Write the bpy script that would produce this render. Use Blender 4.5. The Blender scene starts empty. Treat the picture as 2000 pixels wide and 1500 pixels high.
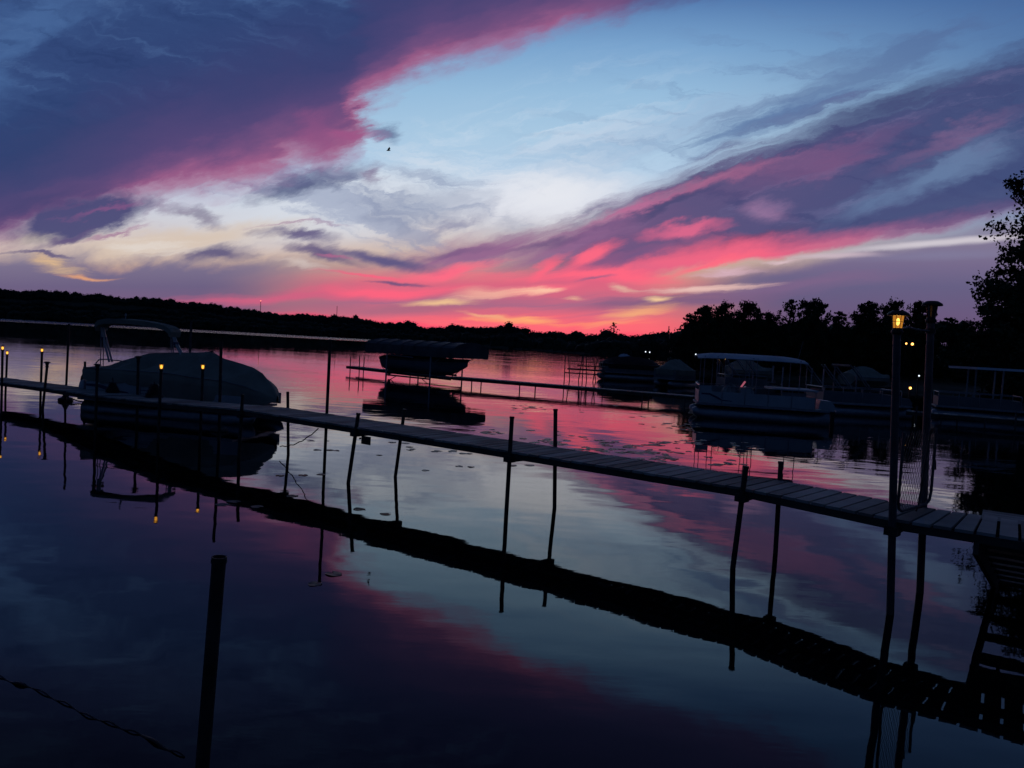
import bpy, bmesh, math, random
from mathutils import Vector, Matrix, noise as mnoise

scene = bpy.context.scene
C = scene.collection
R = math.radians
FPX = 1500.0            # focal length in units of a 2000 px wide frame
EYE = Vector((0, 0, 2.75))
TH = math.atan(0.056)   # the phone was held slightly tilted
PI_ = math.atan(77 * math.cos(TH) / FPX)
_X = Vector((1, 0, 0)); _F = Vector((0, math.cos(PI_), -math.sin(PI_))); _U = Vector((0, math.sin(PI_), math.cos(PI_)))
CR = (_X * math.cos(TH) + _U * math.sin(TH)).normalized()
CD = (_X * math.sin(TH) - _U * math.cos(TH)).normalized()
CF = _F

# ---------------------------------------------------------------- camera
cam_d = bpy.data.cameras.new('camera'); cam = bpy.data.objects.new('camera', cam_d); C.objects.link(cam)
m = Matrix(((CR.x, -CD.x, -CF.x, EYE.x), (CR.y, -CD.y, -CF.y, EYE.y), (CR.z, -CD.z, -CF.z, EYE.z), (0, 0, 0, 1)))
cam.matrix_world = m
cam_d.sensor_fit = 'HORIZONTAL'; cam_d.sensor_width = 36; cam_d.lens = 36 * FPX / 2000
cam_d.clip_start = 0.05; cam_d.clip_end = 20000
scene.camera = cam
scene.view_settings.view_transform = 'Standard'; scene.view_settings.look = 'None'
scene.view_settings.exposure = 0; scene.view_settings.gamma = 1

def ray(px, py): return CF + CR * ((px - 1000) / FPX) + CD * ((py - 750) / FPX)
def at_z(px, py, z=0.0):
    r = ray(px, py); t = (z - EYE.z) / r.z
    return EYE + r * t
def at_y(px, py, y):
    r = ray(px, py); return EYE + r * (y / r.y)
def proj(p):
    d = Vector(p) - EYE; f = d.dot(CF)
    return 1000 + FPX * d.dot(CR) / f, 750 + FPX * d.dot(CD) / f

def s2l(c): return c / 12.92 if c <= 0.04045 else ((c + 0.055) / 1.055) ** 2.4
def rgb(r, g, b, k=1.0):
    q = min(1, max(0, (r - 60) / 180)) ; w = min(1, max(0, (r - g) / 60)) * (1 if b > g - 14 else .15)      # rose and mauve tones are milky, never pure
    r, g = min(255, r + 18 * q * w), g + (28 - 12 * q) * min(1, q * 1.8) * w
    if b > g - 40: b = b + 22 * min(1, q * 2) * w
    return (s2l(r / 255) * k, s2l(g / 255) * k, s2l(b / 255) * k, 1)

# ---------------------------------------------------------------- sky (world, by direction)
W = bpy.data.worlds.new('World'); scene.world = W; W.use_nodes = True
nt = W.node_tree; nt.nodes.clear(); N = nt.nodes; L = nt.links
def setin(s, v):
    if isinstance(v, bpy.types.NodeSocket): L.new(v, s)
    elif v is not None: s.default_value = v
def mth(op, a, b=None, c=None, clamp=False):
    n = N.new('ShaderNodeMath'); n.operation = op; n.use_clamp = clamp
    setin(n.inputs[0], a); setin(n.inputs[1], b); setin(n.inputs[2], c); return n.outputs[0]
def vm(op, a, b=None):
    n = N.new('ShaderNodeVectorMath'); n.operation = op; setin(n.inputs[0], a); setin(n.inputs[1], b)
    return n.outputs['Value'] if op in ('DOT_PRODUCT', 'LENGTH') else n.outputs[0]
def ss(x, a, b, lo=0.0, hi=1.0):
    n = N.new('ShaderNodeMapRange'); n.interpolation_type = 'SMOOTHSTEP'
    setin(n.inputs['Value'], x); n.inputs['From Min'].default_value = a; n.inputs['From Max'].default_value = b
    n.inputs['To Min'].default_value = lo; n.inputs['To Max'].default_value = hi; return n.outputs[0]
def comb(x, y, z=0.0):
    n = N.new('ShaderNodeCombineXYZ'); setin(n.inputs[0], x); setin(n.inputs[1], y); setin(n.inputs[2], z); return n.outputs[0]
def mapping(v, loc, rot, scl):
    n = N.new('ShaderNodeMapping'); n.vector_type = 'TEXTURE'; setin(n.inputs[0], v)
    n.inputs['Location'].default_value = loc; n.inputs['Rotation'].default_value = (0, 0, rot); n.inputs['Scale'].default_value = scl
    return n.outputs[0]
def nz(v, sx, sy, rot=0, det=5, seed=0, rough=0.5, dist=0.0):
    n = N.new('ShaderNodeTexNoise'); n.noise_dimensions = '2D'; n.inputs['Scale'].default_value = 1; n.inputs['Detail'].default_value = det
    n.inputs['Roughness'].default_value = rough; n.inputs['Distortion'].default_value = dist
    setin(n.inputs['Vector'], mapping(v, (seed * 311, seed * 173, 0), R(rot), (sx, sy, 1))); return n.outputs['Fac']
def ramp(x, stops, a, b):
    n = N.new('ShaderNodeValToRGB'); setin(n.inputs[0], mth('DIVIDE', mth('SUBTRACT', x, a), b - a))
    e = n.color_ramp.elements
    while len(e) < len(stops): e.new(0.5)
    for i, (p, c) in enumerate(stops): e[i].position = (p - a) / (b - a)
    for i, (p, c) in enumerate(stops): e[i].color = c if len(c) == 4 else rgb(*c)
    return n.outputs[0]
def mix(f, a, b):
    n = N.new('ShaderNodeMix'); n.data_type = 'RGBA'; n.clamp_factor = True
    setin(n.inputs[0], f); setin(n.inputs[6], a); setin(n.inputs[7], b); return n.outputs[2]
def curve(x, pts):
    n = N.new('ShaderNodeFloatCurve'); n.mapping.extend = 'HORIZONTAL'
    setin(n.inputs['Value'], mth('DIVIDE', mth('ADD', x, 1500.0), 5000.0))
    cv = n.mapping.curves[0]; n.mapping.use_clip = False
    P = [((p + 1500) / 5000, (q + 1500) / 3000) for p, q in pts]
    cv.points[0].location = P[0]; cv.points[1].location = P[-1]
    for p in P[1:-1]: cv.points.new(*p)
    n.mapping.update()
    return mth('SUBTRACT', mth('MULTIPLY', n.outputs[0], 3000.0), 1500.0)

tc = N.new('ShaderNodeTexCoord').outputs['Generated']
dF = vm('DOT_PRODUCT', tc, tuple(CF)); dR = vm('DOT_PRODUCT', tc, tuple(CR)); dD = vm('DOT_PRODUCT', tc, tuple(CD))
inv = mth('MAXIMUM', dF, 0.22)
PX = mth('ADD', mth('MULTIPLY', mth('DIVIDE', dR, inv), FPX), 1000.0)
PY = mth('ADD', mth('MULTIPLY', mth('DIVIDE', dD, inv), FPX), 750.0)
V0 = comb(PX, PY)
# slow drift and fine raggedness of every cloud edge
wa = nz(V0, 420, 160, -18, 3, 1); wb = nz(V0, 420, 160, -18, 3, 2)
wc = nz(V0, 110, 34, -14, 5, 3, 0.6); wd = nz(V0, 60, 22, -16, 5, 4, 0.62)
fine = ss(PY, 590, 380, 0.22, 1.0)
QX = mth('ADD', mth('ADD', PX, mth('MULTIPLY_ADD', wa, 190.0, -95.0)), mth('MULTIPLY', fine, mth('MULTIPLY_ADD', wc, 90.0, -45.0)))
QY = mth('ADD', mth('ADD', PY, mth('MULTIPLY_ADD', wb, 60.0, -30.0)), mth('MULTIPLY', fine, mth('MULTIPLY_ADD', wd, 34.0, -17.0)))
V1 = comb(QX, QY)
V2 = comb(mth('ADD', PX, mth('MULTIPLY_ADD', wa, 80.0, -40.0)), mth('ADD', PY, mth('MULTIPLY_ADD', wb, 20.0, -10.0)))
streak = nz(V1, 330, 34, -17, 6, 5, 0.6)          # long slanting wisps
low = nz(V1, 300, 15, -3, 6, 6, 0.6)              # flat streaks near the horizon
puff = nz(V1, 150, 70, -20, 6, 7, 0.58)
broad = nz(V1, 520, 200, -28, 4, 8, 0.5)
def blob(cx, cy, rx, ry, rot=0, soft=0.7, tex=None, k=1.0, v=None):
    c, s_ = math.cos(R(rot)), math.sin(R(rot))
    q = vm('SUBTRACT', v or V1, (cx, cy, 0.0))
    a = vm('DOT_PRODUCT', q, (c / rx, s_ / rx, 0.0)); b = vm('DOT_PRODUCT', q, (-s_ / ry, c / ry, 0.0))
    d = mth('SQRT', mth('MULTIPLY_ADD', a, a, mth('MULTIPLY', b, b)))
    a = mth('SUBTRACT', 1.0, d)
    if tex is not None: a = mth('ADD', a, mth('MULTIPLY_ADD', tex, k, -0.5 * k))
    return ss(a, 0.0, soft)
def layer(base, col, mask, k=1.0):
    if k != 1.0: mask = mth('MULTIPLY', mask, k)
    return mix(mask, base, rgb(*col) if isinstance(col, tuple) else col)

# clear sky seen through the opening
sky = ramp(PY, [(-700, (16, 26, 52)), (-300, (38, 64, 110)), (-60, (68, 108, 162)), (0, (86, 126, 178)), (90, (122, 164, 206)), (180, (150, 188, 220)), (260, (168, 200, 226)),
                (330, (180, 206, 230)), (400, (204, 212, 226)), (460, (206, 196, 196)), (520, (206, 172, 150)), (580, (226, 150, 120)), (640, (236, 96, 92))], -700, 700)
sky = layer(sky, (66, 98, 150), ss(PX, 1250, 2150), 0.75)
sky = layer(sky, (232, 232, 240), blob(1040, 385, 260, 70, -6, 0.9), 0.75)
sky = layer(sky, (214, 220, 230), blob(640, 400, 400, 90, -12, 0.8), 0.85)
sky = layer(sky, (128, 142, 178), blob(640, 400, 330, 70, 18, 0.8, nz(V1, 200, 26, 14, 5, 9, 0.6), 2.6), 0.55)
sky = layer(sky, (214, 194, 176), blob(330, 474, 320, 40, -6, 0.8), 0.85)
sky = layer(sky, (150, 176, 208), blob(1300, 250, 420, 60, -18, 0.9, streak, 1.4), 0.5)
sky = layer(sky, (82, 104, 150), blob(1640, 150, 460, 60, -22, 0.9, streak, 1.6), 0.6)
sky = layer(sky, (84, 112, 160), blob(1480, 245, 240, 40, -20, 0.9, streak, 1.8), 0.6)
sky = layer(sky, (98, 108, 146), blob(830, 405, 300, 50, 8, 0.9, puff, 2.2), 0.35)
veil = nz(V1, 300, 30, 8, 6, 11, 0.62)
sky = layer(sky, (120, 136, 172), mth('MULTIPLY', blob(860, 370, 420, 110, 6, 1.0), ss(veil, 0.46, 0.72)), 0.6)
sky = layer(sky, (226, 230, 238), mth('MULTIPLY', blob(960, 330, 420, 120, 6, 1.0), ss(veil, 0.52, 0.3)), 0.4)
sky = layer(sky, (214, 226, 240), mth('MULTIPLY', blob(1080, 270, 420, 170, -22, 1.0), ss(streak, 0.44, 0.74)), 0.5)
sky = layer(sky, (98, 122, 166), mth('MULTIPLY', blob(1480, 160, 620, 190, -20, 1.0), ss(veil, 0.5, 0.74)), 0.5)
sky = layer(sky, (232, 234, 240), blob(1060, 372, 150, 54, -8, 1.0), 0.6)
# dark wisps below the big cloud
sky = layer(sky, (74, 82, 122), blob(550, 368, 120, 36, -10, 1.0, puff, 1.5), 0.85)
sky = layer(sky, (96, 100, 140), blob(600, 345, 150, 26, -6, 0.8, puff, 1.8), 0.6)
sky = layer(sky, (112, 80, 122), blob(712, 340, 46, 20, -30, 1.0, puff, 1.6), 0.65)
sky = layer(sky, (92, 74, 116), blob(375, 424, 80, 16, 22, 1.1, puff, 1.5), 0.6)
# slate mass on the right
up = curve(QX, [(-1500, 620), (700, 560), (960, 478), (1060, 440), (1150, 402), (1250, 368), (1400, 305), (1560, 240), (1700, 190), (1850, 135), (2000, 80), (3500, -400)])
lo = curve(QX, [(-1500, 560), (500, 545), (900, 560), (1050, 560), (1200, 540), (1350, 512), (1500, 490), (1700, 472), (1850, 450), (2000, 415), (3500, 250)])
dU = mth('SUBTRACT', QY, up); dL = mth('SUBTRACT', lo, QY)
inm = mth('MULTIPLY', ss(mth('ADD', dU, mth('MULTIPLY_ADD', streak, 120.0, -60.0)), -34, 66), ss(mth('ADD', dL, mth('MULTIPLY_ADD', low, 16.0, -8.0)), -6, 12))
inm = mth('MULTIPLY', inm, ss(QX, 900, 1130))
slate = ramp(QX, [(900, (150, 76, 112)), (1150, (116, 80, 122)), (1400, (92, 82, 124)), (1700, (74, 80, 124)), (2100, (62, 78, 122)), (2800, (40, 54, 92))], 900, 2800)
slate = layer(slate, (112, 108, 150), ss(streak, 0.52, 0.78), 0.55)
slate = layer(slate, (60, 66, 112), ss(veil, 0.52, 0.3), 0.5)
sky = mix(inm, sky, slate)
sky = layer(sky, (104, 128, 166), blob(1830, 335, 270, 50, -22, 0.9, puff, 1.0), 0.85)
sky = layer(sky, (74, 84, 126), blob(1860, 400, 300, 34, -12, 0.9, puff, 1.0), 0.7)
sky = layer(sky, (62, 72, 114), blob(1720, 215, 260, 42, -24, 0.9), 0.6)
sky = layer(sky, (128, 74, 116), blob(1620, 318, 260, 32, -20, 1.1, streak, 0.8), 0.6)
sky = layer(sky, (166, 84, 120), blob(1420, 362, 220, 20, -17, 1.0, streak, 0.7), 0.75)
sky = layer(sky, (172, 90, 128), blob(1235, 418, 180, 16, -15, 0.9, streak, 1.0), 0.95)
sky = layer(sky, (132, 92, 130), blob(1860, 270, 220, 20, -23, 1.0), 0.5)
sky = layer(sky, (74, 72, 114), blob(1330, 408, 130, 16, -18, 0.8, streak, 1.0), 0.8)
sky = layer(sky, (146, 104, 142), blob(1525, 412, 75, 30, -4, 1.0, puff, 0.6), 0.8)
sky = layer(sky, (214, 88, 120), blob(1350, 456, 140, 22, -8, 0.9, puff, 0.7), 0.85)
sky = layer(sky, (70, 68, 110), blob(1480, 470, 200, 15, -17, 0.8), 0.85)
sky = layer(sky, (88, 68, 110), blob(1270, 515, 170, 13, -8, 0.8, streak, 0.8), 0.6)
# haze below it
hz = mth('MULTIPLY', ss(mth('SUBTRACT', QY, lo), 6, 50), ss(QX, 1180, 1560))
sky = mix(hz, sky, ramp(PY, [(430, (140, 130, 154)), (520, (116, 102, 136)), (560, (102, 94, 130)), (620, (104, 84, 120)), (680, (84, 66, 100))], 430, 700))
sky = layer(sky, (126, 92, 128), blob(1560, 560, 260, 22, -4, 0.9, low, 0.8), 0.7)
# rose edge of the slate mass
edge = mth('MULTIPLY', ss(dL, -16, 0), ss(dL, 44, 2))
edge = mth('MULTIPLY', mth('MULTIPLY', edge, ss(QX, 1000, 1150)), ss(QX, 2150, 1500, 0.35, 1.0))
sky = mix(edge, sky, ramp(QX, [(1000, (222, 88, 112)), (1500, (222, 84, 110)), (1750, (150, 80, 118)), (2000, (124, 88, 128))], 1000, 2000))
sky = layer(sky, (206, 198, 206), blob(1850, 476, 330, 11, -5.0, 0.9, low, 0.3, v=V2), 0.95)
sky = layer(sky, (200, 178, 188), blob(1640, 500, 130, 9, 1, 0.9, low, 0.6, v=V2), 0.8)
sky = layer(sky, (128, 122, 154), blob(1850, 500, 240, 14, -3, 0.9, low, 0.5, v=V2), 0.7)
# rose and red heart of the sunset
heart = mth('MULTIPLY', ss(QX, 380, 700), ss(QX, 1480, 1180))
heart = mth('MULTIPLY', heart, ss(PY, 505, 560))
sky = layer(sky, (140, 84, 124), blob(960, 486, 360, 48, -7, 0.9, streak, 0.7), 0.97)
sky = mix(mth('MULTIPLY', heart, 0.95), sky, ramp(mth('ADD', PY, mth('MULTIPLY_ADD', low, 40.0, -20.0)), [(505, (140, 80, 120)), (540, (208, 80, 106)), (565, (200, 82, 108)), (592, (158, 82, 114)), (612, (206, 86, 106)), (632, (240, 90, 98)), (690, (236, 70, 90))], 500, 700))
sky = layer(sky, (160, 84, 108), blob(760, 598, 250, 20, -3, 0.9, low, 0.7), 0.85)
sky = layer(sky, (116, 84, 122), blob(1330, 584, 290, 20, -2, 0.9, low, 0.8), 0.85)
sky = layer(sky, (108, 82, 126), blob(1230, 508, 190, 20, -12, 0.9, streak, 0.9), 0.85)
sky = layer(sky, (102, 78, 120), blob(1060, 476, 110, 12, -8, 0.9, streak, 0.9), 0.7)
sky = layer(sky, (244, 92, 112), blob(870, 520, 130, 17, -8, 0.9, low, 0.8), 0.95)
sky = layer(sky, (238, 84, 106), blob(700, 566, 290, 17, -4, 0.9, low, 0.9), 0.95)
sky = layer(sky, (232, 84, 108), blob(700, 534, 130, 5, 1, 0.9, low, 0.6), 0.9)
sky = layer(sky, (244, 88, 108), blob(1150, 538, 280, 18, 2, 0.9, low, 0.8), 0.97)
sky = layer(sky, (246, 90, 110), blob(1140, 504, 92, 22, -16, 0.8, streak, 0.8), 0.95)
sky = layer(sky, (240, 88, 108), blob(1045, 520, 60, 12, -30, 0.9, streak, 0.6), 0.9)
sky = layer(sky, (238, 90, 108), blob(1400, 512, 150, 9, -14, 0.9, low, 0.5), 0.9)
sky = layer(sky, (248, 96, 112), blob(1010, 560, 130, 13, -2, 0.9, low, 0.8), 0.8)
sky = layer(sky, (132, 84, 120), blob(1130, 545, 60, 5, -6, 0.9, low, 0.8), 0.75)
# left hand haze
hl = mth('MULTIPLY', ss(mth('ADD', QY, mth('MULTIPLY_ADD', puff, 90.0, -45.0)), 480, 534), ss(QX, 720, 420))
sky = mix(hl, sky, ramp(PY, [(486, (160, 146, 156)), (520, (122, 110, 138)), (560, (108, 94, 128)), (600, (118, 84, 120)), (640, (150, 74, 106))], 486, 660))
sky = layer(sky, (196, 78, 108), blob(520, 584, 230, 12, -2, 0.9, low, 0.9), 0.85)
sky = layer(sky, (216, 66, 94), blob(620, 618, 300, 8, 3, 0.9, low, 0.7), 0.8)
sky = layer(sky, (236, 66, 90), blob(880, 634, 260, 10, 3, 0.9, low, 0.5), 0.9)
# mauve banks in the middle
sky = layer(sky, (90, 84, 130), blob(720, 500, 190, 20, 5, 0.8, puff, 0.8), 0.95)
sky = layer(sky, (90, 80, 126), blob(552, 465, 84, 15, 0, 0.9, puff, 1.2), 0.9)
sky = layer(sky, (92, 80, 124), blob(600, 500, 120, 14, 10, 0.8, puff, 0.9), 0.85)
sky = layer(sky, (166, 84, 120), blob(625, 503, 60, 6, 2, 0.9, low, 0.8), 0.8)
sky = layer(sky, (88, 82, 124), blob(438, 500, 84, 22, 0, 0.9, puff, 1.1), 0.9)
sky = layer(sky, (112, 80, 124), blob(880, 484, 130, 12, -5, 0.9, streak, 0.8), 0.6)
sky = layer(sky, (104, 78, 120), blob(756, 543, 90, 4.5, -1, 0.9, low, 0.5), 0.9)
sky = layer(sky, (150, 104, 136), blob(560, 447, 110, 5, -4, 0.9, low, 0.8), 0.6)
sky = layer(sky, (140, 140, 168), blob(860, 442, 110, 14, -14, 0.9, puff, 1.6), 0.7)
# yellow breaks
for cx, cy, rx, ry, rt, col, k in [(856, 582, 100, 7, -1, (234, 188, 146), 1.0), (950, 562, 90, 13, -3, (236, 176, 156), .9), (1095, 576, 44, 4, 1, (236, 184, 150), .95),
        (1400, 557, 150, 8, -2, (222, 180, 168), .95), (1440, 522, 90, 10, -5, (208, 168, 180), .85), (1200, 560, 50, 6, 6, (226, 180, 160), .9), (1290, 579, 40, 6, 0, (242, 202, 156), .95),
        (1025, 562, 50, 7, 2, (250, 196, 166), .95), (1020, 614, 110, 9, 3, (252, 172, 116), .95), (1120, 624, 160, 6, 2, (250, 140, 108), .9), (1250, 606, 110, 16, -10, (240, 168, 124), .9),
        (560, 519, 66, 8, 8, (204, 186, 180), .85), (100, 524, 90, 13, 5, (222, 184, 142), 1.0), (36, 480, 84, 16, -4, (206, 194, 176), 1.0), (280, 478, 130, 18, 3, (222, 212, 204), .9),
        (170, 542, 70, 4, 1, (226, 160, 120), .85), (940, 605, 40, 4, 10, (240, 172, 132), .85), (1560, 503, 60, 7, -4, (210, 180, 186), .9)]:
    sky = layer(sky, col, blob(cx, cy, rx * 1.15, ry * 1.35, rt, 1.1, low, 1.5), k)
sky = layer(sky, (240, 66, 86), blob(1100, 650, 330, 11, 3, 0.9, low, 0.4), 0.95)
# the great dark cloud, upper left, with its rose rim
b1 = curve(QX, [(-1500, 900), (-300, 520), (0, 470), (100, 438), (200, 408), (300, 384), (400, 358), (480, 338), (540, 308), (640, 292), (690, 262), (712, 208), (760, 168), (830, 128),
                (930, 98), (1030, 74), (1130, 38), (1240, 8), (1400, -30), (1700, -110), (3500, -700)])
d1 = mth('SUBTRACT', b1, QY)
d1n = mth('ADD', d1, mth('MULTIPLY_ADD', puff, 60.0, -30.0))
big = ramp(mth('ADD', d1, mth('MULTIPLY_ADD', broad, 110.0, -55.0)), [(-60, (160, 92, 130)), (0, (142, 74, 116)), (34, (112, 72, 118)), (80, (84, 70, 118)), (160, (62, 66, 114)), (230, (50, 68, 116)), (340, (50, 72, 120)), (520, (56, 84, 134)), (900, (30, 44, 82))], -60, 900)
lite = mth('MULTIPLY', ss(mth('ADD', broad, mth('MULTIPLY', puff, 0.4)), 0.62, 0.92), ss(d1, 200, 340))
big = layer(big, (72, 104, 154), lite, 0.8)
big = layer(big, (68, 76, 126), ss(QX, 1060, 1330), 0.85)
big = layer(big, (60, 66, 116), ss(PY, 40, -160), 0.6)
wsp = nz(V1, 240, 30, 17, 6, 10, 0.6)
big = layer(big, (78, 108, 156), mth('MULTIPLY', ss(wsp, 0.50, 0.80), ss(d1, 150, 300)), 0.6)
big = layer(big, (34, 52, 98), mth('MULTIPLY', ss(wsp, 0.50, 0.22), ss(d1, 120, 260)), 0.45)
big = layer(big, (36, 66, 110), blob(60, 320, 340, 160, -20, 0.9, v=V0), 0.45)
big = layer(big, (56, 66, 114), blob(540, 120, 380, 120, -20, 0.9, v=V0), 0.5)
sky = mix(ss(mth('ADD', d1n, 6.0), -40, 34), sky, big)
rim = mth('MULTIPLY', mth('MULTIPLY', ss(d1, -14, 10), ss(d1, 48, 10)), mth('MULTIPLY', ss(QX, 120, 480), ss(QX, 1100, 820)))
sky = layer(sky, (170, 80, 118), rim, 0.4)
sky = layer(sky, (138, 66, 112), blob(600, 262, 110, 46, -30, 0.9, puff, 0.8), 0.65)
sky = layer(sky, (74, 84, 130), blob(735, 258, 60, 24, 14, 1.0, puff, 1.4), 0.7)
sky = layer(sky, (150, 66, 112), blob(680, 262, 70, 17, -4, 0.8, puff, 1.0), 0.8)
# tail of the cloud over the far shore
sky = layer(sky, (76, 76, 120), blob(150, 436, 210, 44, -15, 0.5, puff, 0.5), 0.98)
sky = layer(sky, (92, 78, 122), blob(110, 478, 110, 14, -17, 0.8, puff, 0.6), 0.9)
sky = layer(sky, (146, 84, 124), blob(215, 462, 110, 6, -15, 0.9, low, 0.5), 0.7)
sky = layer(sky, (128, 72, 118), blob(205, 414, 130, 10, -16, 0.9, low, 0.5), 0.7)
sky = layer(sky, (60, 66, 112), blob(90, 400, 210, 30, -14, 0.9), 0.6)
sky = layer(sky, (98, 88, 126), blob(60, 508, 110, 5, -1, 0.8, low, 0.7), 0.9)

# very high and behind the camera the sky is night blue
sky = mix(ss(PY, 40, -560, 0.0, 0.8), sky, rgb(8, 12, 26))
back = ss(dF, 0.30, 0.72)
sky = mix(back, rgb(22, 38, 68), sky)
bg = N.new('ShaderNodeBackground'); setin(bg.inputs['Color'], sky); bg.inputs['Strength'].default_value = 1.0
out = N.new('ShaderNodeOutputWorld'); L.new(bg.outputs[0], out.inputs[0])
W.cycles.sampling_method = 'NONE'
scene.cycles.use_adaptive_sampling = True; scene.cycles.adaptive_threshold = 0.012; scene.cycles.adaptive_min_samples = 12
scene.cycles.max_bounces = 4; scene.cycles.diffuse_bounces = 1; scene.cycles.glossy_bounces = 3; scene.cycles.caustics_reflective = False; scene.cycles.caustics_refractive = False

# ---------------------------------------------------------------- helpers
rnd = random.Random(11)
def mat(name, col, rough=0.7, metal=0.0, var=0.25, scale=3.0, bump=0.0, spec=0.3, bscale=None, stretch=(1, 1, 1)):
    m = bpy.data.materials.new(name); m.use_nodes = True; t = m.node_tree; n = t.nodes; l = t.links
    b = n['Principled BSDF']; b.inputs['Roughness'].default_value = rough; b.inputs['Metallic'].default_value = metal
    b.inputs['Specular IOR Level'].default_value = spec
    co = n.new('ShaderNodeTexCoord'); mp = n.new('ShaderNodeMapping'); mp.inputs['Scale'].default_value = stretch
    l.new(co.outputs['Object'], mp.inputs[0])
    no = n.new('ShaderNodeTexNoise'); no.inputs['Scale'].default_value = scale; no.inputs['Detail'].default_value = 5
    l.new(mp.outputs[0], no.inputs['Vector'])
    cr = n.new('ShaderNodeValToRGB'); e = cr.color_ramp.elements
    e[0].position = 0.3; e[1].position = 0.7
    e[0].color = (col[0] * (1 - var), col[1] * (1 - var), col[2] * (1 - var), 1)
    e[1].color = (min(1, col[0] * (1 + var)), min(1, col[1] * (1 + var)), min(1, col[2] * (1 + var)), 1)
    l.new(no.outputs['Fac'], cr.inputs[0]); l.new(cr.outputs[0], b.inputs['Base Color'])
    if bump:
        n2 = n.new('ShaderNodeTexNoise'); n2.inputs['Scale'].default_value = bscale or scale * 6; n2.inputs['Detail'].default_value = 4
        l.new(mp.outputs[0], n2.inputs['Vector'])
        bp = n.new('ShaderNodeBump'); bp.inputs['Strength'].default_value = bump; bp.inputs['Distance'].default_value = 0.02
        l.new(n2.outputs['Fac'], bp.inputs['Height']); l.new(bp.outputs[0], b.inputs['Normal'])
    return m
def emit(name, col, k):
    m = bpy.data.materials.new(name); m.use_nodes = True; t = m.node_tree; t.nodes.clear()
    e = t.nodes.new('ShaderNodeEmission'); e.inputs[0].default_value = (*col, 1); e.inputs[1].default_value = k
    o = t.nodes.new('ShaderNodeOutputMaterial'); t.links.new(e.outputs[0], o.inputs[0]); return m

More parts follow.
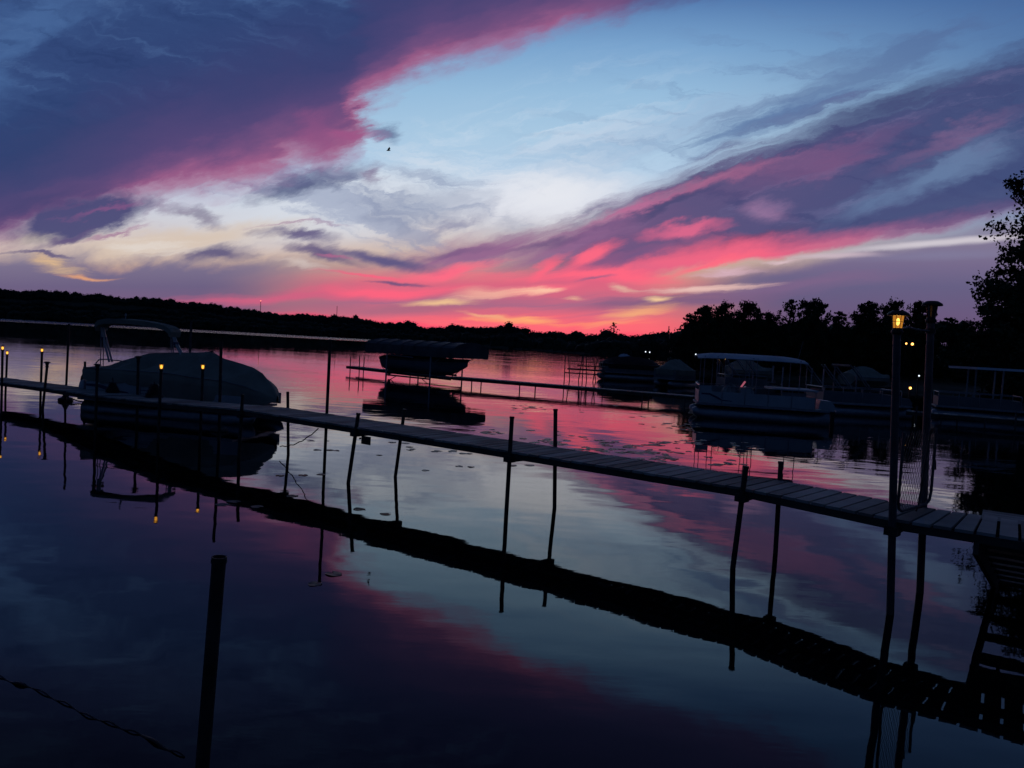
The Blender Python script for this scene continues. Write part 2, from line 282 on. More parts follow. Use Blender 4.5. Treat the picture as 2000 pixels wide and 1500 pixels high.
class MB:
    def __init__(s): s.v = []; s.f = []
    def quad(s, a, b, c, d):
        k = len(s.v); s.v += [tuple(a), tuple(b), tuple(c), tuple(d)]; s.f.append((k, k + 1, k + 2, k + 3)); return s
    def box(s, c, d, rz=0.0, M=None):
        c = Vector(c); k = len(s.v); r = Matrix.Rotation(rz, 3, 'Z') if M is None else M
        for x in (-1, 1):
            for y in (-1, 1):
                for z in (-1, 1): s.v.append(tuple(c + r @ Vector((x * d[0] / 2, y * d[1] / 2, z * d[2] / 2))))
        for f in ((0, 1, 3, 2), (4, 6, 7, 5), (0, 4, 5, 1), (2, 3, 7, 6), (0, 2, 6, 4), (1, 5, 7, 3)): s.f.append(tuple(k + i for i in f))
        return s
    def bar(s, a, b, w, h):
        a = Vector(a); b = Vector(b); d = b - a; L_ = d.length; d.normalize()
        up = Vector((0, 0, 1)) if abs(d.z) < 0.95 else Vector((1, 0, 0))
        y = up.cross(d).normalized(); z = d.cross(y)
        M = Matrix((d, y, z)).transposed()
        return s.box((a + b) / 2, (L_, w, h), M=M)
    def tube(s, pts, r, n=8, cap=True):
        pts = [Vector(p) for p in pts]; m = len(pts); k = len(s.v); pu = None
        rr = r if isinstance(r, (list, tuple)) else [r] * m
        for i, p in enumerate(pts):
            d = (pts[min(i + 1, m - 1)] - pts[max(i - 1, 0)]).normalized()
            u = pu if pu is not None else (Vector((0, 0, 1)) if abs(d.z) < 0.9 else Vector((1, 0, 0)))
            x = u.cross(d)
            if x.length < 1e-4: x = Vector((1, 0, 0)).cross(d)
            x.normalize(); y = d.cross(x); pu = y
            for j in range(n):
                a = 2 * math.pi * j / n; s.v.append(tuple(p + (x * math.cos(a) + y * math.sin(a)) * rr[i]))
        for i in range(m - 1):
            for j in range(n):
                q = (j + 1) % n; s.f.append((k + i * n + j, k + i * n + q, k + (i + 1) * n + q, k + (i + 1) * n + j))
        if cap:
            s.f.append(tuple(k + j for j in range(n))[::-1]); s.f.append(tuple(k + (m - 1) * n + j for j in range(n)))
        return s
    def lathe(s, prof, c=(0, 0, 0), n=16, M=None):
        k = len(s.v); c = Vector(c)
        for r_, z in prof:
            for j in range(n):
                a = 2 * math.pi * j / n; p = Vector((r_ * math.cos(a), r_ * math.sin(a), z))
                if M is not None: p = M @ p
                s.v.append(tuple(c + p))
        for i in range(len(prof) - 1):
            for j in range(n):
                q = (j + 1) % n; s.f.append((k + i * n + j, k + i * n + q, k + (i + 1) * n + q, k + (i + 1) * n + j))
        s.f.append(tuple(k + j for j in range(n))[::-1]); s.f.append(tuple(k + (len(prof) - 1) * n + j for j in range(n)))
        return s
    def grid(s, rows, closed=False):
        k = len(s.v); m = len(rows[0])
        for r_ in rows: s.v += [tuple(p) for p in r_]
        for i in range(len(rows) - 1):
            for j in range(m if closed else m - 1):
                q = (j + 1) % m; s.f.append((k + i * m + j, k + i * m + q, k + (i + 1) * m + q, k + (i + 1) * m + j))
        return s
    def ngon(s, pts):
        k = len(s.v); s.v += [tuple(p) for p in pts]; s.f.append(tuple(range(k, k + len(pts)))); return s
    def prism(s, pts, ax, t):          # extrude a flat outline along a vector
        t = Vector(t); k = len(s.v); n = len(pts); P = [Vector(p) for p in pts]
        s.v += [tuple(p) for p in P] + [tuple(p + t) for p in P]
        s.f.append(tuple(range(k, k + n))[::-1]); s.f.append(tuple(range(k + n, k + 2 * n)))
        for j in range(n):
            q = (j + 1) % n; s.f.append((k + j, k + q, k + n + q, k + n + j))
        return s
    def leaf(s, c, sz, g=rnd):
        u = Vector((g.gauss(0, 1), g.gauss(0, 1), g.gauss(0, 1))).normalized()
        w = Vector((g.gauss(0, 1), g.gauss(0, 1), g.gauss(0, 1))); w = (w - u * w.dot(u)).normalized()
        c = Vector(c); a = sz * g.uniform(.6, 1.2) / 2; b = a * g.uniform(.45, .8)
        return s.quad(c - u * a, c - w * b, c + u * a, c + w * b)
    def build(s, name, m, parent=None, smooth=False, loc=None):
        me = bpy.data.meshes.new(name); me.from_pydata(s.v, [], s.f); me.update()
        if smooth: me.polygons.foreach_set('use_smooth', [True] * len(me.polygons))
        if m: me.materials.append(m)
        o = bpy.data.objects.new(name, me); C.objects.link(o)
        if parent: o.parent = parent
        if loc is not None: o.location = loc
        return o
def tag(o, label=None, cat=None, group=None, kind=None):
    if label: o['label'] = label
    if cat: o['category'] = cat
    if group: o['group'] = group
    if kind: o['kind'] = kind
    return o
def empty(name, loc=(0, 0, 0), rz=0.0, label=None, cat=None, group=None):
    o = bpy.data.objects.new(name, None); C.objects.link(o); o.location = loc; o.rotation_euler = (0, 0, rz); o.empty_display_size = .1
    return tag(o, label, cat, group)
def copy_tree(o, parent=None):
    c = o.copy(); C.objects.link(c)
    if parent: c.parent = parent
    for ch in list(o.children): copy_tree(ch, c)
    return c

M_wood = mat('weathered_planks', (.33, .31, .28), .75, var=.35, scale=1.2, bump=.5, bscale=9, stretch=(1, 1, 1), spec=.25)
def vary(m, k):          # every board its own tone
    t = m.node_tree; b = t.nodes['Principled BSDF']; l0 = b.inputs['Base Color'].links[0]; src = l0.from_socket
    ge = t.nodes.new('ShaderNodeNewGeometry'); mr = t.nodes.new('ShaderNodeMapRange'); t.links.new(ge.outputs['Random Per Island'], mr.inputs[0])
    mr.inputs[3].default_value = 1 - k; mr.inputs[4].default_value = 1 + k
    hs = t.nodes.new('ShaderNodeHueSaturation'); t.links.new(mr.outputs[0], hs.inputs['Value']); t.links.new(src, hs.inputs['Color']); t.links.new(hs.outputs[0], b.inputs['Base Color'])
vary(M_wood, .42)
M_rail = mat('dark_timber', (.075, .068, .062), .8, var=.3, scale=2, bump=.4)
M_post = mat('galvanised_pipe', (.085, .09, .10), .5, .55, var=.25, scale=5, bump=.2)
M_rust = mat('dull_pipe', (.06, .055, .052), .6, .4, var=.4, scale=7, bump=.25)
M_black = mat('black_plastic', (.02, .02, .022), .5, var=.2)
M_glassy = mat('smoky_lantern_glass', (.07, .075, .08), .15, spec=.6, var=.1)
M_leaf = mat('foliage', (.045, .065, .03), .8, var=.5, scale=.6)
M_bark = mat('bark', (.06, .05, .042), .9, var=.3, scale=4, bump=.5)
M_far = mat('distant_foliage', (.035, .045, .03), .9, var=.4, scale=.05)
M_soil = mat('lake_bank', (.05, .055, .035), .95, var=.4, scale=.3, bump=.3)

# ---------------------------------------------------------------- water
wm = bpy.data.materials.new('lake_water'); wm.use_nodes = True; t = wm.node_tree; t.nodes.clear(); n = t.nodes; l = t.links
def wn(kind, **k):
    x = n.new(kind)
    for a, b in k.items(): setattr(x, a, b)
    return x
geo = wn('ShaderNodeNewGeometry'); sep = wn('ShaderNodeSeparateXYZ'); l.new(geo.outputs['Position'], sep.inputs[0])
def wnoise(scale, sx, sy, det=2, rz=0.0, rough=.5):
    mp = wn('ShaderNodeMapping'); mp.inputs['Scale'].default_value = (sx, sy, 1); mp.inputs['Rotation'].default_value = (0, 0, rz); l.new(geo.outputs['Position'], mp.inputs[0])
    x = wn('ShaderNodeTexNoise', noise_dimensions='2D'); x.inputs['Scale'].default_value = scale; x.inputs['Detail'].default_value = det; x.inputs['Roughness'].default_value = rough
    l.new(mp.outputs[0], x.inputs['Vector']); return x.outputs['Fac']
def wmath(op, a, b=None, c=None):
    x = wn('ShaderNodeMath', operation=op)
    for i, v in enumerate((a, b, c)):
        if isinstance(v, bpy.types.NodeSocket): l.new(v, x.inputs[i])
        elif v is not None: x.inputs[i].default_value = v
    return x.outputs[0]
def wss(x_, a, b, lo=0.0, hi=1.0):
    x = wn('ShaderNodeMapRange', interpolation_type='SMOOTHSTEP'); l.new(x_, x.inputs[0])
    x.inputs[1].default_value = a; x.inputs[2].default_value = b; x.inputs[3].default_value = lo; x.inputs[4].default_value = hi; return x.outputs[0]
swell = wnoise(.42, 1, 1.5, 2, .3)                  # slow roll that bends the posts' reflections
rip = wnoise(1.7, .8, 2.6, 3, -.15, .55)           # finer ripples, in patches
patch = wss(wnoise(.045, 1, 2.2, 3, .4), .42, .68)
far = wmath('MULTIPLY', wss(sep.outputs['Y'], 395, 425), wss(sep.outputs['X'], -30, -170))
amp = wmath('MULTIPLY_ADD', wmath('MULTIPLY', wss(sep.outputs['Y'], 12, 45), wmath('MAXIMUM', wss(sep.outputs['Y'], 60, 120, 1.0, .2), wmath('MULTIPLY', wss(sep.outputs['X'], -38, -2, .0, 3.6), wss(sep.outputs['Y'], 56, 92)))), wmath('MULTIPLY_ADD', patch, .0026, .0006), .0004)
h = wmath('MULTIPLY_ADD', swell, wss(sep.outputs['Y'], 35, 110, .0085, .0012), wmath('MULTIPLY', rip, amp))
h = wmath('MULTIPLY_ADD', wmath('MULTIPLY', rip, far), .10, h)
bp = wn('ShaderNodeBump'); bp.inputs['Strength'].default_value = 1; bp.inputs['Distance'].default_value = 1.0; l.new(h, bp.inputs['Height'])
fr = wn('ShaderNodeFresnel'); fr.inputs['IOR'].default_value = 1.32; l.new(bp.outputs[0], fr.inputs['Normal'])
gl = wn('ShaderNodeBsdfGlossy'); gl.inputs['Roughness'].default_value = .018; gl.inputs['Color'].default_value = (1, 1, 1, 1); l.new(bp.outputs[0], gl.inputs['Normal'])
df = wn('ShaderNodeBsdfDiffuse'); df.inputs['Color'].default_value = (.004, .006, .008, 1)
mx = wn('ShaderNodeMixShader'); l.new(fr.outputs[0], mx.inputs[0]); l.new(df.outputs[0], mx.inputs[1]); l.new(gl.outputs[0], mx.inputs[2])
o_ = wn('ShaderNodeOutputMaterial'); l.new(mx.outputs[0], o_.inputs[0])
tag(MB().quad((-2600, -400, 0), (2600, -400, 0), (2600, 3000, 0), (-2600, 3000, 0)).build('lake', wm), kind='structure')

# ---------------------------------------------------------------- land
HOR = lambda px: 617 + .056 * px
ridge = [(-500, 560), (-200, 556), (0, 566), (100, 570), (200, 575), (300, 583), (345, 588), (400, 596), (500, 604), (560, 611), (640, 617), (700, 623), (800, 631), (900, 637),
         (1000, 641), (1080, 646), (1150, 649), (1200, 653), (1300, 655), (1400, 655), (1700, 662), (2100, 680), (2500, 700)]
shore = [(-500, 830), (0, 830), (400, 830), (720, 780), (900, 600), (1146, 400), (1310, 415), (1500, 430), (2500, 460)]
def lerp(tab, x):
    for (a, p), (b, q) in zip(tab, tab[1:]):
        if x <= b: return p + (q - p) * max(0, (x - a)) / (b - a)
    return tab[-1][1]
def fpoint(px, y, z):                 # point seen in direction px at distance y and height z
    r = ray(px, HOR(px)); return Vector((r.x / r.y * y, y, z))
rows = [[], [], [], [], []]
for px in range(-500, 2501, 20):
    ys = lerp(shore, px); top = 2.75 + (HOR(px) - lerp(ridge, px)) * (ys + 90) / FPX - 9
    top = max(top, 1.2)
    for i, (dy, k) in enumerate(((-1, -.2), (6, .04), (45, .55), (90, 1), (500, 1))): rows[i].append(fpoint(px, ys + dy, top * k if k > 0 else -1.5))
tag(MB().grid(rows).build('hills', M_soil, smooth=True), kind='structure')
# far wood: hundreds of crowns reading as one mass
fw = MB(); g = random.Random(5)
import itertools
ico = bmesh.new(); bmesh.ops.create_icosphere(ico, subdivisions=1, radius=1); icov = [v.co.copy() for v in ico.verts]; icof = [tuple(v.index for v in f.verts) for f in ico.faces]; ico.free()
def lump(mb, c, rx, rz, g):
    k = len(mb.v)
    for v in icov: mb.v.append((c[0] + v.x * rx * g.uniform(.8, 1.2), c[1] + v.y * rx * g.uniform(.8, 1.2), c[2] + v.z * rz * g.uniform(.8, 1.2)))
    mb.f += [tuple(k + i for i in f) for f in icof]
for row, (dy, k, drop) in enumerate(((90, 1, 0), (88, 1, 2.0), (50, .58, 2.5), (25, .3, 2), (6, .06, 1))):
    px = -480.0
    while px < 1700:
        ys = lerp(shore, px) + dy; sc = ys / 900
        if row == 0: px += g.uniform(5, 11)
        else: px += g.uniform(6, 12) / max(.5, sc)
        gl_ = 2.75 + (HOR(px) - lerp(ridge, px)) * (lerp(shore, px) + 90) / FPX - 9
        hgt = 8.2 + 1.3 * math.sin(px * .021) + 1.0 * math.sin(px * .063 + 2) + g.uniform(-.8, .8) + (g.random() ** 6) * 3.5
        c = fpoint(px, ys + g.uniform(-6, 6), max(gl_, 1.2) * k + hgt - 3.2 - drop)
        R_ = g.uniform(3.6, 6.0)
        lump(fw, c, R_ * .9, 3.2, g)
        c2 = c.copy(); c2.z -= 4; lump(fw, c2, R_, 4.5, g)
        for _ in range(34 if row == 0 else 10):
            a = g.uniform(0, 6.28); e = g.uniform(-.3, 1.5)
            fw.leaf(c + Vector((math.cos(a) * math.cos(e) * R_ * 1.02, math.sin(a) * math.cos(e) * R_, math.sin(e) * 3.4)), 1.3, g)
tag(fw.build('far_wood', M_far), 'dark wooded hills along the far shore under the red sky', 'woodland', kind='stuff')

# near shore on the right
edge_pts = [(24, 122), (31, 104), (44, 90), (46, 74), (38, 60), (30, 46), (26, 32), (20, 16), (16, 5), (12, -1.2), (-40, -3), (-300, -12)]
rows = [[], [], [], []]
for i, (x, y) in enumerate(edge_pts):
    nx, ny = (1, .3) if i < 9 else (.1, -1)
    for j, (d, z) in enumerate(((-.8, -.6), (.6, .22), (4, .6), (60, 1.4))): rows[j].append((x + nx * d, y + ny * d, z + .08 * math.sin(i * 2.3 + j)))
rows = [r[::-1] for r in rows]
sh = MB().grid(rows); sh.quad((24, 122, -.5), (24, 420, -.5), (400, 420, 2), (84, 140, 1.4)); sh.quad((24, 122, -.5), (84, 140, 1.4), (400, 420, 2), (400, 60, 1.4))
tag(sh.build('shore', M_soil), kind='structure')

# ---------------------------------------------------------------- trees
def make_tree(h, w, seed, leaf=.36, ncl=46, nlf=85, base=.12, sparse=0.0, lean=0.0):
    g = random.Random(seed); tr = MB(); cr = MB()
    pts = []; x = y = 0.0
    for i in range(8):
        pts.append((x, y, h * .9 * i / 7)); x += g.uniform(-.03, .03) * h * .4 + lean * h / 8; y += g.uniform(-.03, .03) * h * .4
    tr.tube(pts, [h * .022 * (1 - .8 * i / 7) + .03 for i in range(8)], 7)
    for i in range(ncl):
        f = base + (1 - base) * (i + g.random()) / ncl                       # height fraction
        prof = math.sin(min(1, (f - base * .6) / (1 - base * .6)) ** .75 * math.pi) ** .55
        rad = w / 2 * prof * g.uniform(.35, 1.12) * (g.uniform(.7, 1.15))
        a = i * 2.399 + g.uniform(-.5, .5)
        sx, sy, sz = pts[min(7, int(f * 6.5))]
        c = Vector((sx + math.cos(a) * rad, sy + math.sin(a) * rad, h * f * g.uniform(.95, 1.02)))
        s0 = Vector((sx, sy, max(.4, c.z - rad * g.uniform(.35, .8))))
        md = (s0 + c) / 2 + Vector((g.uniform(-.1, .1), g.uniform(-.1, .1), g.uniform(-.02, .12))) * rad
        tr.tube([s0, md, c], [h * .007 + .02, h * .004 + .015, .012], 5, cap=False)
        R_ = w * g.uniform(.095, .17) * (1.15 - .35 * f)
        if g.random() < sparse: R_ *= .6
        # two or three tufts of leaves to each bough
        for q in range(3):
            cc = c + Vector((g.gauss(0, .5), g.gauss(0, .5), g.gauss(0, .3))) * R_ * 1.25
            r2 = R_ * g.uniform(.5, .95)
            for _ in range(int(nlf / 3)):
                u = Vector((g.gauss(0, 1), g.gauss(0, 1), g.gauss(0, .62))).normalized() * r2 * g.random() ** .6
                cr.leaf(cc + u, leaf, g)
    return tr, cr
def plant(name, spec, loc, rz, label, cat='tree', group=None):
    tr, cr = spec; o = empty(name, loc, rz, label, cat, group)
    a = tr.build('trunk', M_bark, o); b = cr.build('crown', M_leaf, o); return o
LB = {}
variants = [make_tree(11, 8.5, 21, .46, 60, 150), make_tree(11, 7.5, 22, .44, 60, 140), make_tree(11, 6.0, 23, .32, 50, 85, .2, .5), make_tree(11, 9.0, 24, .48, 64, 160)]
protos = [plant('lakeside_tree', variants[i], (0, -60, -30), 0, 'x') for i in range(4)]
used = [False] * 4
tl = [  # px, top y, width px, distance, variant, label
 (1342, 612, 46, 106, 2, 'small ragged tree at the water end of the tree line, against the orange glow'),
 (1368, 600, 62, 108, 1, 'bushy tree second from the water end of the tree line, with open lower left crown'),
 (1405, 597, 60, 112, 0, 'broad tree behind the left end of the white pontoon canopy, with a knobbly flat top'),
 (1455, 594, 52, 115, 3, 'round topped tree standing just proud of its neighbours above the white pontoon canopy'),
 (1498, 616, 56, 112, 0, 'lower tree in the dip between the round topped tree and the thin feathery tree'),
 (1537, 582, 52, 118, 2, 'thin feathery tree, tallest of the tree line, sky showing through its crown'),
 (1580, 590, 66, 110, 3, 'wide dense tree right of the thin feathery tree'),
 (1632, 606, 54, 116, 2, 'loose crowned tree with pink sky gaps right of the wide dense tree'),
 (1686, 593, 72, 108, 1, 'dense dark tree directly left of the lit lantern post'),
 (1733, 594, 60, 112, 0, 'tall tree rising behind the lit lantern'),
 (1790, 592, 56, 118, 1, 'tree whose crown stands between the two lanterns on the gate posts'),
 (1846, 618, 62, 112, 2, 'lacy tree right of the unlit lantern, lower than its neighbours'),
 (1888, 632, 56, 108, 0, 'short tree at the foot of the big near tree'),
 (1945, 628, 90, 100, 3, 'broad low tree half hidden behind the big near tree')]
for i, (px, ty, w, d, v, lab) in enumerate(tl):
    p = fpoint(px, d, .5); H_ = 2.75 + (HOR(px) - ty) * d / FPX - .5; Wd = w * d / FPX
    o = protos[v] if not used[v] else copy_tree(protos[v]); used[v] = True
    base_h, base_w = 11, (8.5, 7.5, 6.0, 9.0)[v]
    o.location = p; o.rotation_euler = (0, 0, i * 1.7); s = Wd / base_w * 1.35; o.scale = (s, s, H_ / base_h)
    tag(o, lab, 'tree', 'trees along the right hand shore')
# undergrowth and wood behind the tree line
ug = MB(); g = random.Random(9)
for px in range(1322, 2080, 5):
    for row in range(3):
        d = 120 + row * 6 + g.uniform(-3, 3); top = 2.75 + (HOR(px) - (634 + (px - 1330) * .02 + 9 * math.sin(px * .047) + 7 * math.sin(px * .11 + 1) + g.uniform(-9, 12) + (14 if px < 1345 else 0))) * d / FPX
        H_ = (top, top * .66, top * .34)[row]
        c = fpoint(px, d, H_ - 1.2); lump(ug, c, 1.6, 1.6, g)
        for _ in range(30):
            u = Vector((g.gauss(0, 1), g.gauss(0, 1), g.gauss(0, 1))).normalized(); ug.leaf(c + u * g.uniform(1.4, 2.2), .55, g)
tag(ug.build('undergrowth', M_leaf), 'dense dark undergrowth filling in below the right hand tree line', 'undergrowth', kind='stuff')
# the big near tree, right edge
bt = make_tree(24.5, 14.6, 77, .44, 165, 400, .03, .05)
plant('oak_tree', bt, fpoint(2092, 74, .6), 1.1, 'big dark tree reaching out of the picture at the right edge, taller than all others')
bt2 = make_tree(9.6, 8.2, 78, .34, 95, 380, .02, 0)
plant('oak_tree', bt2, fpoint(2006, 60, .5), .4, 'lower bushy tree in front of the big tree at the right edge, sprays reaching left')
# lone tree and masts on the far shore
lt = make_tree(9, 4.2, 31, .55, 26, 40, .25, .5)
plant('lone_tree', lt, fpoint(1197, 396, 7.5), 0, 'lone spindly tree sticking up from the far wood, small against the red horizon').scale = (1, 1, 1.05)
def mast(px, top, y, lab, light=False):
    p = fpoint(px, y, 8); H_ = 2.75 + (HOR(px) - top) * y / FPX - 8
    o = empty('radio_mast', p, 0, lab, 'radio mast')
    mb = MB(); w = .42
    for k in range(3):
        a = k * 2.094; mb.tube([(w * math.cos(a), w * math.sin(a), 0), (w * .5 * math.cos(a), w * .5 * math.sin(a), H_)], .12, 5)
    for z in range(0, int(H_), 3):
        for k in range(3):
            a = k * 2.094; b = a + 2.094; mb.tube([(w * math.cos(a), w * math.sin(a), z), (w * .8 * math.cos(b), w * .8 * math.sin(b), min(H_, z + 3))], .06, 4)
    mb.build('lattice', M_black, o)
    if light: MB().lathe([(.0, -.5), (.5, -.2), (.5, .3), (0, .6)], (0, 0, H_), 8).build('beacon', emit('beacon_red', (1, .25, .15), 3), o)
mast(656, 598, 905, 'thin lattice radio mast on the far hill left of the canopied boat lift')
mast(507, 588, 915, 'faint radio mast with a small red beacon on the left hand hill', True)
mast(1303, 637, 430, 'short thin mast on the far shore just left of the right hand tree line')

# ---------------------------------------------------------------- main dock
DK = [(1948, 1044, 1.06), (1740, 1012, 1.06), (1448, 952, 1.06), (992, 880, 1.06), (691, 833, 1.06), (476, 800, 1.05), (400, 793, 1.01), (315, 786, .95), (190, 773, .81), (85, 757, .67), (0, 746, .64), (-60, 738, .64)]
P = [at_z(a, b, c) for a, b, c in DK]
d0 = (P[0] - P[1]).normalized(); P.insert(0, P[0] + d0 * 4.0)           # runs on past the right edge of the picture
DW = 1.10
def nrm(i):
    a = P[max(0, i - 1)]; b = P[min(len(P) - 1, i + 1)]; d = (b - a); d.z = 0; d.normalize()
    n_ = Vector((d.y, -d.x, 0)); return n_ if n_.y > 0 else -n_
NE = [p.copy() for p in P]; FE = [p + nrm(i) * DW for i, p in enumerate(P)]
dock = empty('wooden_dock', (0, 0, 0), 0, 'long narrow plank dock crossing the whole picture on thin pipe legs', 'dock')
pl = MB(); rl = MB(); rf = MB(); st = MB(); g = random.Random(3)
for i in range(len(P) - 1):
    a0, a1, b0, b1 = NE[i], NE[i + 1], FE[i], FE[i + 1]
    Ls = (a1 - a0).length; nP = max(1, round(Ls / .2))
    for k in range(nP):
        u0 = k / nP + g.uniform(.012, .018) / Ls; u1 = (k + 1) / nP - g.uniform(.012, .018) / Ls
        ov = g.uniform(.0, .028); ov2 = g.uniform(.0, .028); dz = g.uniform(-.003, .003)
        nn = nrm(i)
        q = [a0.lerp(a1, u0) - nn * ov, a0.lerp(a1, u1) - nn * ov, b0.lerp(b1, u1) + nn * ov2, b0.lerp(b1, u0) + nn * ov2]
        pl.prism([v + Vector((0, 0, dz - .034)) for v in q], None, (0, 0, .034))
    for mb, A, B, off in ((rl, a0, a1, .022), (rf, b0, b1, -.022), (st, (a0 + b0) / 2, (a1 + b1) / 2, 0)):
        nn = nrm(i) * off; z = Vector((0, 0, -.036 - .045))
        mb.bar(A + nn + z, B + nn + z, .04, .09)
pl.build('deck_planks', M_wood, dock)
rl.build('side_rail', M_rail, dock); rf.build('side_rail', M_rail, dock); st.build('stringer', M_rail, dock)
def edge_at(px, line):
    best = None
    for a, b in zip(line, line[1:]):
        for k in range(41):
            p = a.lerp(b, k / 40); e = abs(proj(p)[0] - px)
            if best is None or e < best[0]: best = (e, p)
    return best[1]
def pole_pts(top, low, side, off):
    """upright through the dock edge: top and a lower point as directions, both at the depth of that edge"""
    c = edge_at((top[0] + low[0]) / 2, NE if side == 'n' else FE)
    y = c.y + (-.045 if side == 'n' else .045)
    a = at_y(top[0], top[1], y); b = at_y(low[0], low[1], y); d = (b - a).normalized()
    return a, a + d * ((a.z + 1.6) / -d.z)
posts = [  # top, lower point, side, radius
 ((1752, 650), (1741, 1100), 'n', .041), ((1457, 912), (1430, 1119), 'n', .036), ((1000, 815), (989, 1000), 'n', .034), ((700, 808), (680, 945), 'n', .036),
 ((474, 770), (468, 865), 'n', .036), ((315, 722), (309, 857), 'n', .034), ((190, 722), (187, 815), 'n', .036), ((92, 716), (83, 803), 'n', .036), ((5, 684), (3, 782), 'n', .036),
 ((1818, 628), (1797, 1150), 'f', .043), ((1525, 903), (1513, 1105), 'f', .034), ((1085, 800), (1083, 997), 'f', .034), ((790, 800), (772, 932), 'f', .034),
 ((645, 663), (634, 900), 'f', .034), ((562, 765), (563, 887), 'f', .034), ((432, 668), (428, 848), 'f', .036), ((396, 722), (391, 850), 'f', .034), ((270, 706), (267, 840), 'f', .036),
 ((135, 632), (128, 781), 'f', .034), ((82, 688), (79, 780), 'f', .036), ((14, 693), (11, 762), 'f', .034), ((166, 706), (166, 790), 'f', .034)]
PT = []
for k, (t_, lo_, sd, r_) in enumerate(posts):
    a, b = pole_pts(t_, lo_, sd, 0); PT.append((a, b, sd))
    po = MB().tube([a, b], r_, 12).build('leg_post', M_post if r_ > .04 else M_rust, dock, smooth=False)
    if 1 <= k <= 3 or 10 <= k <= 12:
        MB().tube([a - (a - b).normalized() * -.012, a - (a - b).normalized() * .02], r_ + .006, 12).build('end_cap', M_rust, po)
# cross ties and brackets under the deck at the leg pairs
for i, j in ((0, 9), (1, 10), (2, 11), (3, 12), (4, 14)):
    a, b, _ = PT[i]; c, d, _ = PT[j]
    e = edge_at(proj(a)[0] if i else 1744, NE); z = e.z - .155
    p = a.lerp(b, (a.z - z) / (a.z - b.z)); q = c.lerp(d, (c.z - z) / (c.z - d.z))
    MB().bar(p, q, .045, .05).build('cross_tie', M_rust, dock)
    for r_, s in ((p, 1), (q, -1)):
        tdir = (q - p).normalized(); br = MB()
        along = Vector((-tdir.y, tdir.x, 0))
        br.box(r_ + Vector((0, 0, .03)), (.14, .14, .1), rz=math.atan2(tdir.y, tdir.x)); br.build('clamp', M_rust, dock)
br = MB(); e = edge_at(708, NE); br.box(e + Vector((.06, -.05, -.22)), (.24, .02, .15), rz=-.66); br.tube([e + Vector((-.05, -.07, -.19)), e + Vector((-.05, -.03, -.19))], .018, 8)
br.build('bracket_plate', M_rust, dock)
# steps going down into the water on the far side, right edge
steps = empty('dock_steps', (0, 0, 0), 0, 'timber steps going down into the water beneath the right end of the dock', 'steps')
s0 = edge_at(1912, NE); wd = at_z(1946, 1138, 0); run = (wd - s0); run.z = 0; rn = run.normalized(); al = (P[0] - P[1]).normalized()
top = Vector((s0.x, s0.y, .92)); bot = Vector((wd.x, wd.y, 0)) + (Vector((wd.x, wd.y, 0)) - top) * .35
for o_s in (0.0, 2.3):
    MB().bar(top + al * o_s, bot + al * o_s, .05, .22).build('stringer', M_rail, steps)
for k in range(8):
    f = .08 + k * .118; c = top.lerp(bot, f)
    MB().prism([c + al * .03 - rn * .12 + Vector((0, 0, .05)), c + al * 2.27 - rn * .12 + Vector((0, 0, .05)), c + al * 2.27 + rn * .13 + Vector((0, 0, .05)), c + al * .03 + rn * .13 + Vector((0, 0, .05))], None, (0, 0, .04)).build('tread', M_rail, steps)
# low landing beyond the dock, right edge
e = edge_at(1915, FE); lnd = empty('landing', (0, 0, 0), 0, 'low wooden landing butted against the far side of the dock at the right edge', 'landing')
mb = MB(); nn = nrm(1)
for k in range(5):
    a = e + nn * (.06 + k * .155); mb.prism([a - Vector((0, 0, .09)), a + al * 4 - Vector((0, 0, .09)), a + al * 4 + nn * .14 - Vector((0, 0, .09)), a + nn * .14 - Vector((0, 0, .09))], None, (0, 0, .035))
mb.build('deck_planks', M_wood, lnd)
for k in (.3, 1.6, 2.9): MB().bar(e + al * k + nn * .02 - Vector((0, 0, .14)), e + al * k + nn * .85 - Vector((0, 0, .14)), .04, .09).build('joist', M_rail, lnd)
for k in (2.6, 3.8): MB().tube([e + al * k + nn * .8 + Vector((0, 0, -.12)), e + al * k + nn * .8 + Vector((0, 0, -2.4))], .035, 8).build('leg_post', M_rust, lnd)

# ---------------------------------------------------------------- lanterns on the posts
M_lamp = emit('warm_bulb', (1.0, .62, .20), 4.0)
M_lampg = emit('amber_glow', (1.0, .42, .07), .55)
M_amber = bpy.data.materials.new('glowing_amber_glass'); M_amber.use_nodes = True; t = M_amber.node_tree; t.nodes.clear()
a_ = t.nodes.new('ShaderNodeBsdfTransparent'); a_.inputs[0].default_value = (1, .75, .4, 1); b_ = t.nodes.new('ShaderNodeEmission'); b_.inputs[0].default_value = (1, .42, .06, 1); b_.inputs[1].default_value = .75  # bulb glow put into the glass itself as amber emission
c_ = t.nodes.new('ShaderNodeMixShader'); c_.inputs[0].default_value = .38; d_ = t.nodes.new('ShaderNodeOutputMaterial')
t.links.new(a_.outputs[0], c_.inputs[1]); t.links.new(b_.outputs[0], c_.inputs[2]); t.links.new(c_.outputs[0], d_.inputs[0])
M_star = emit('warm_led', (1.0, .60, .13), 2.6)
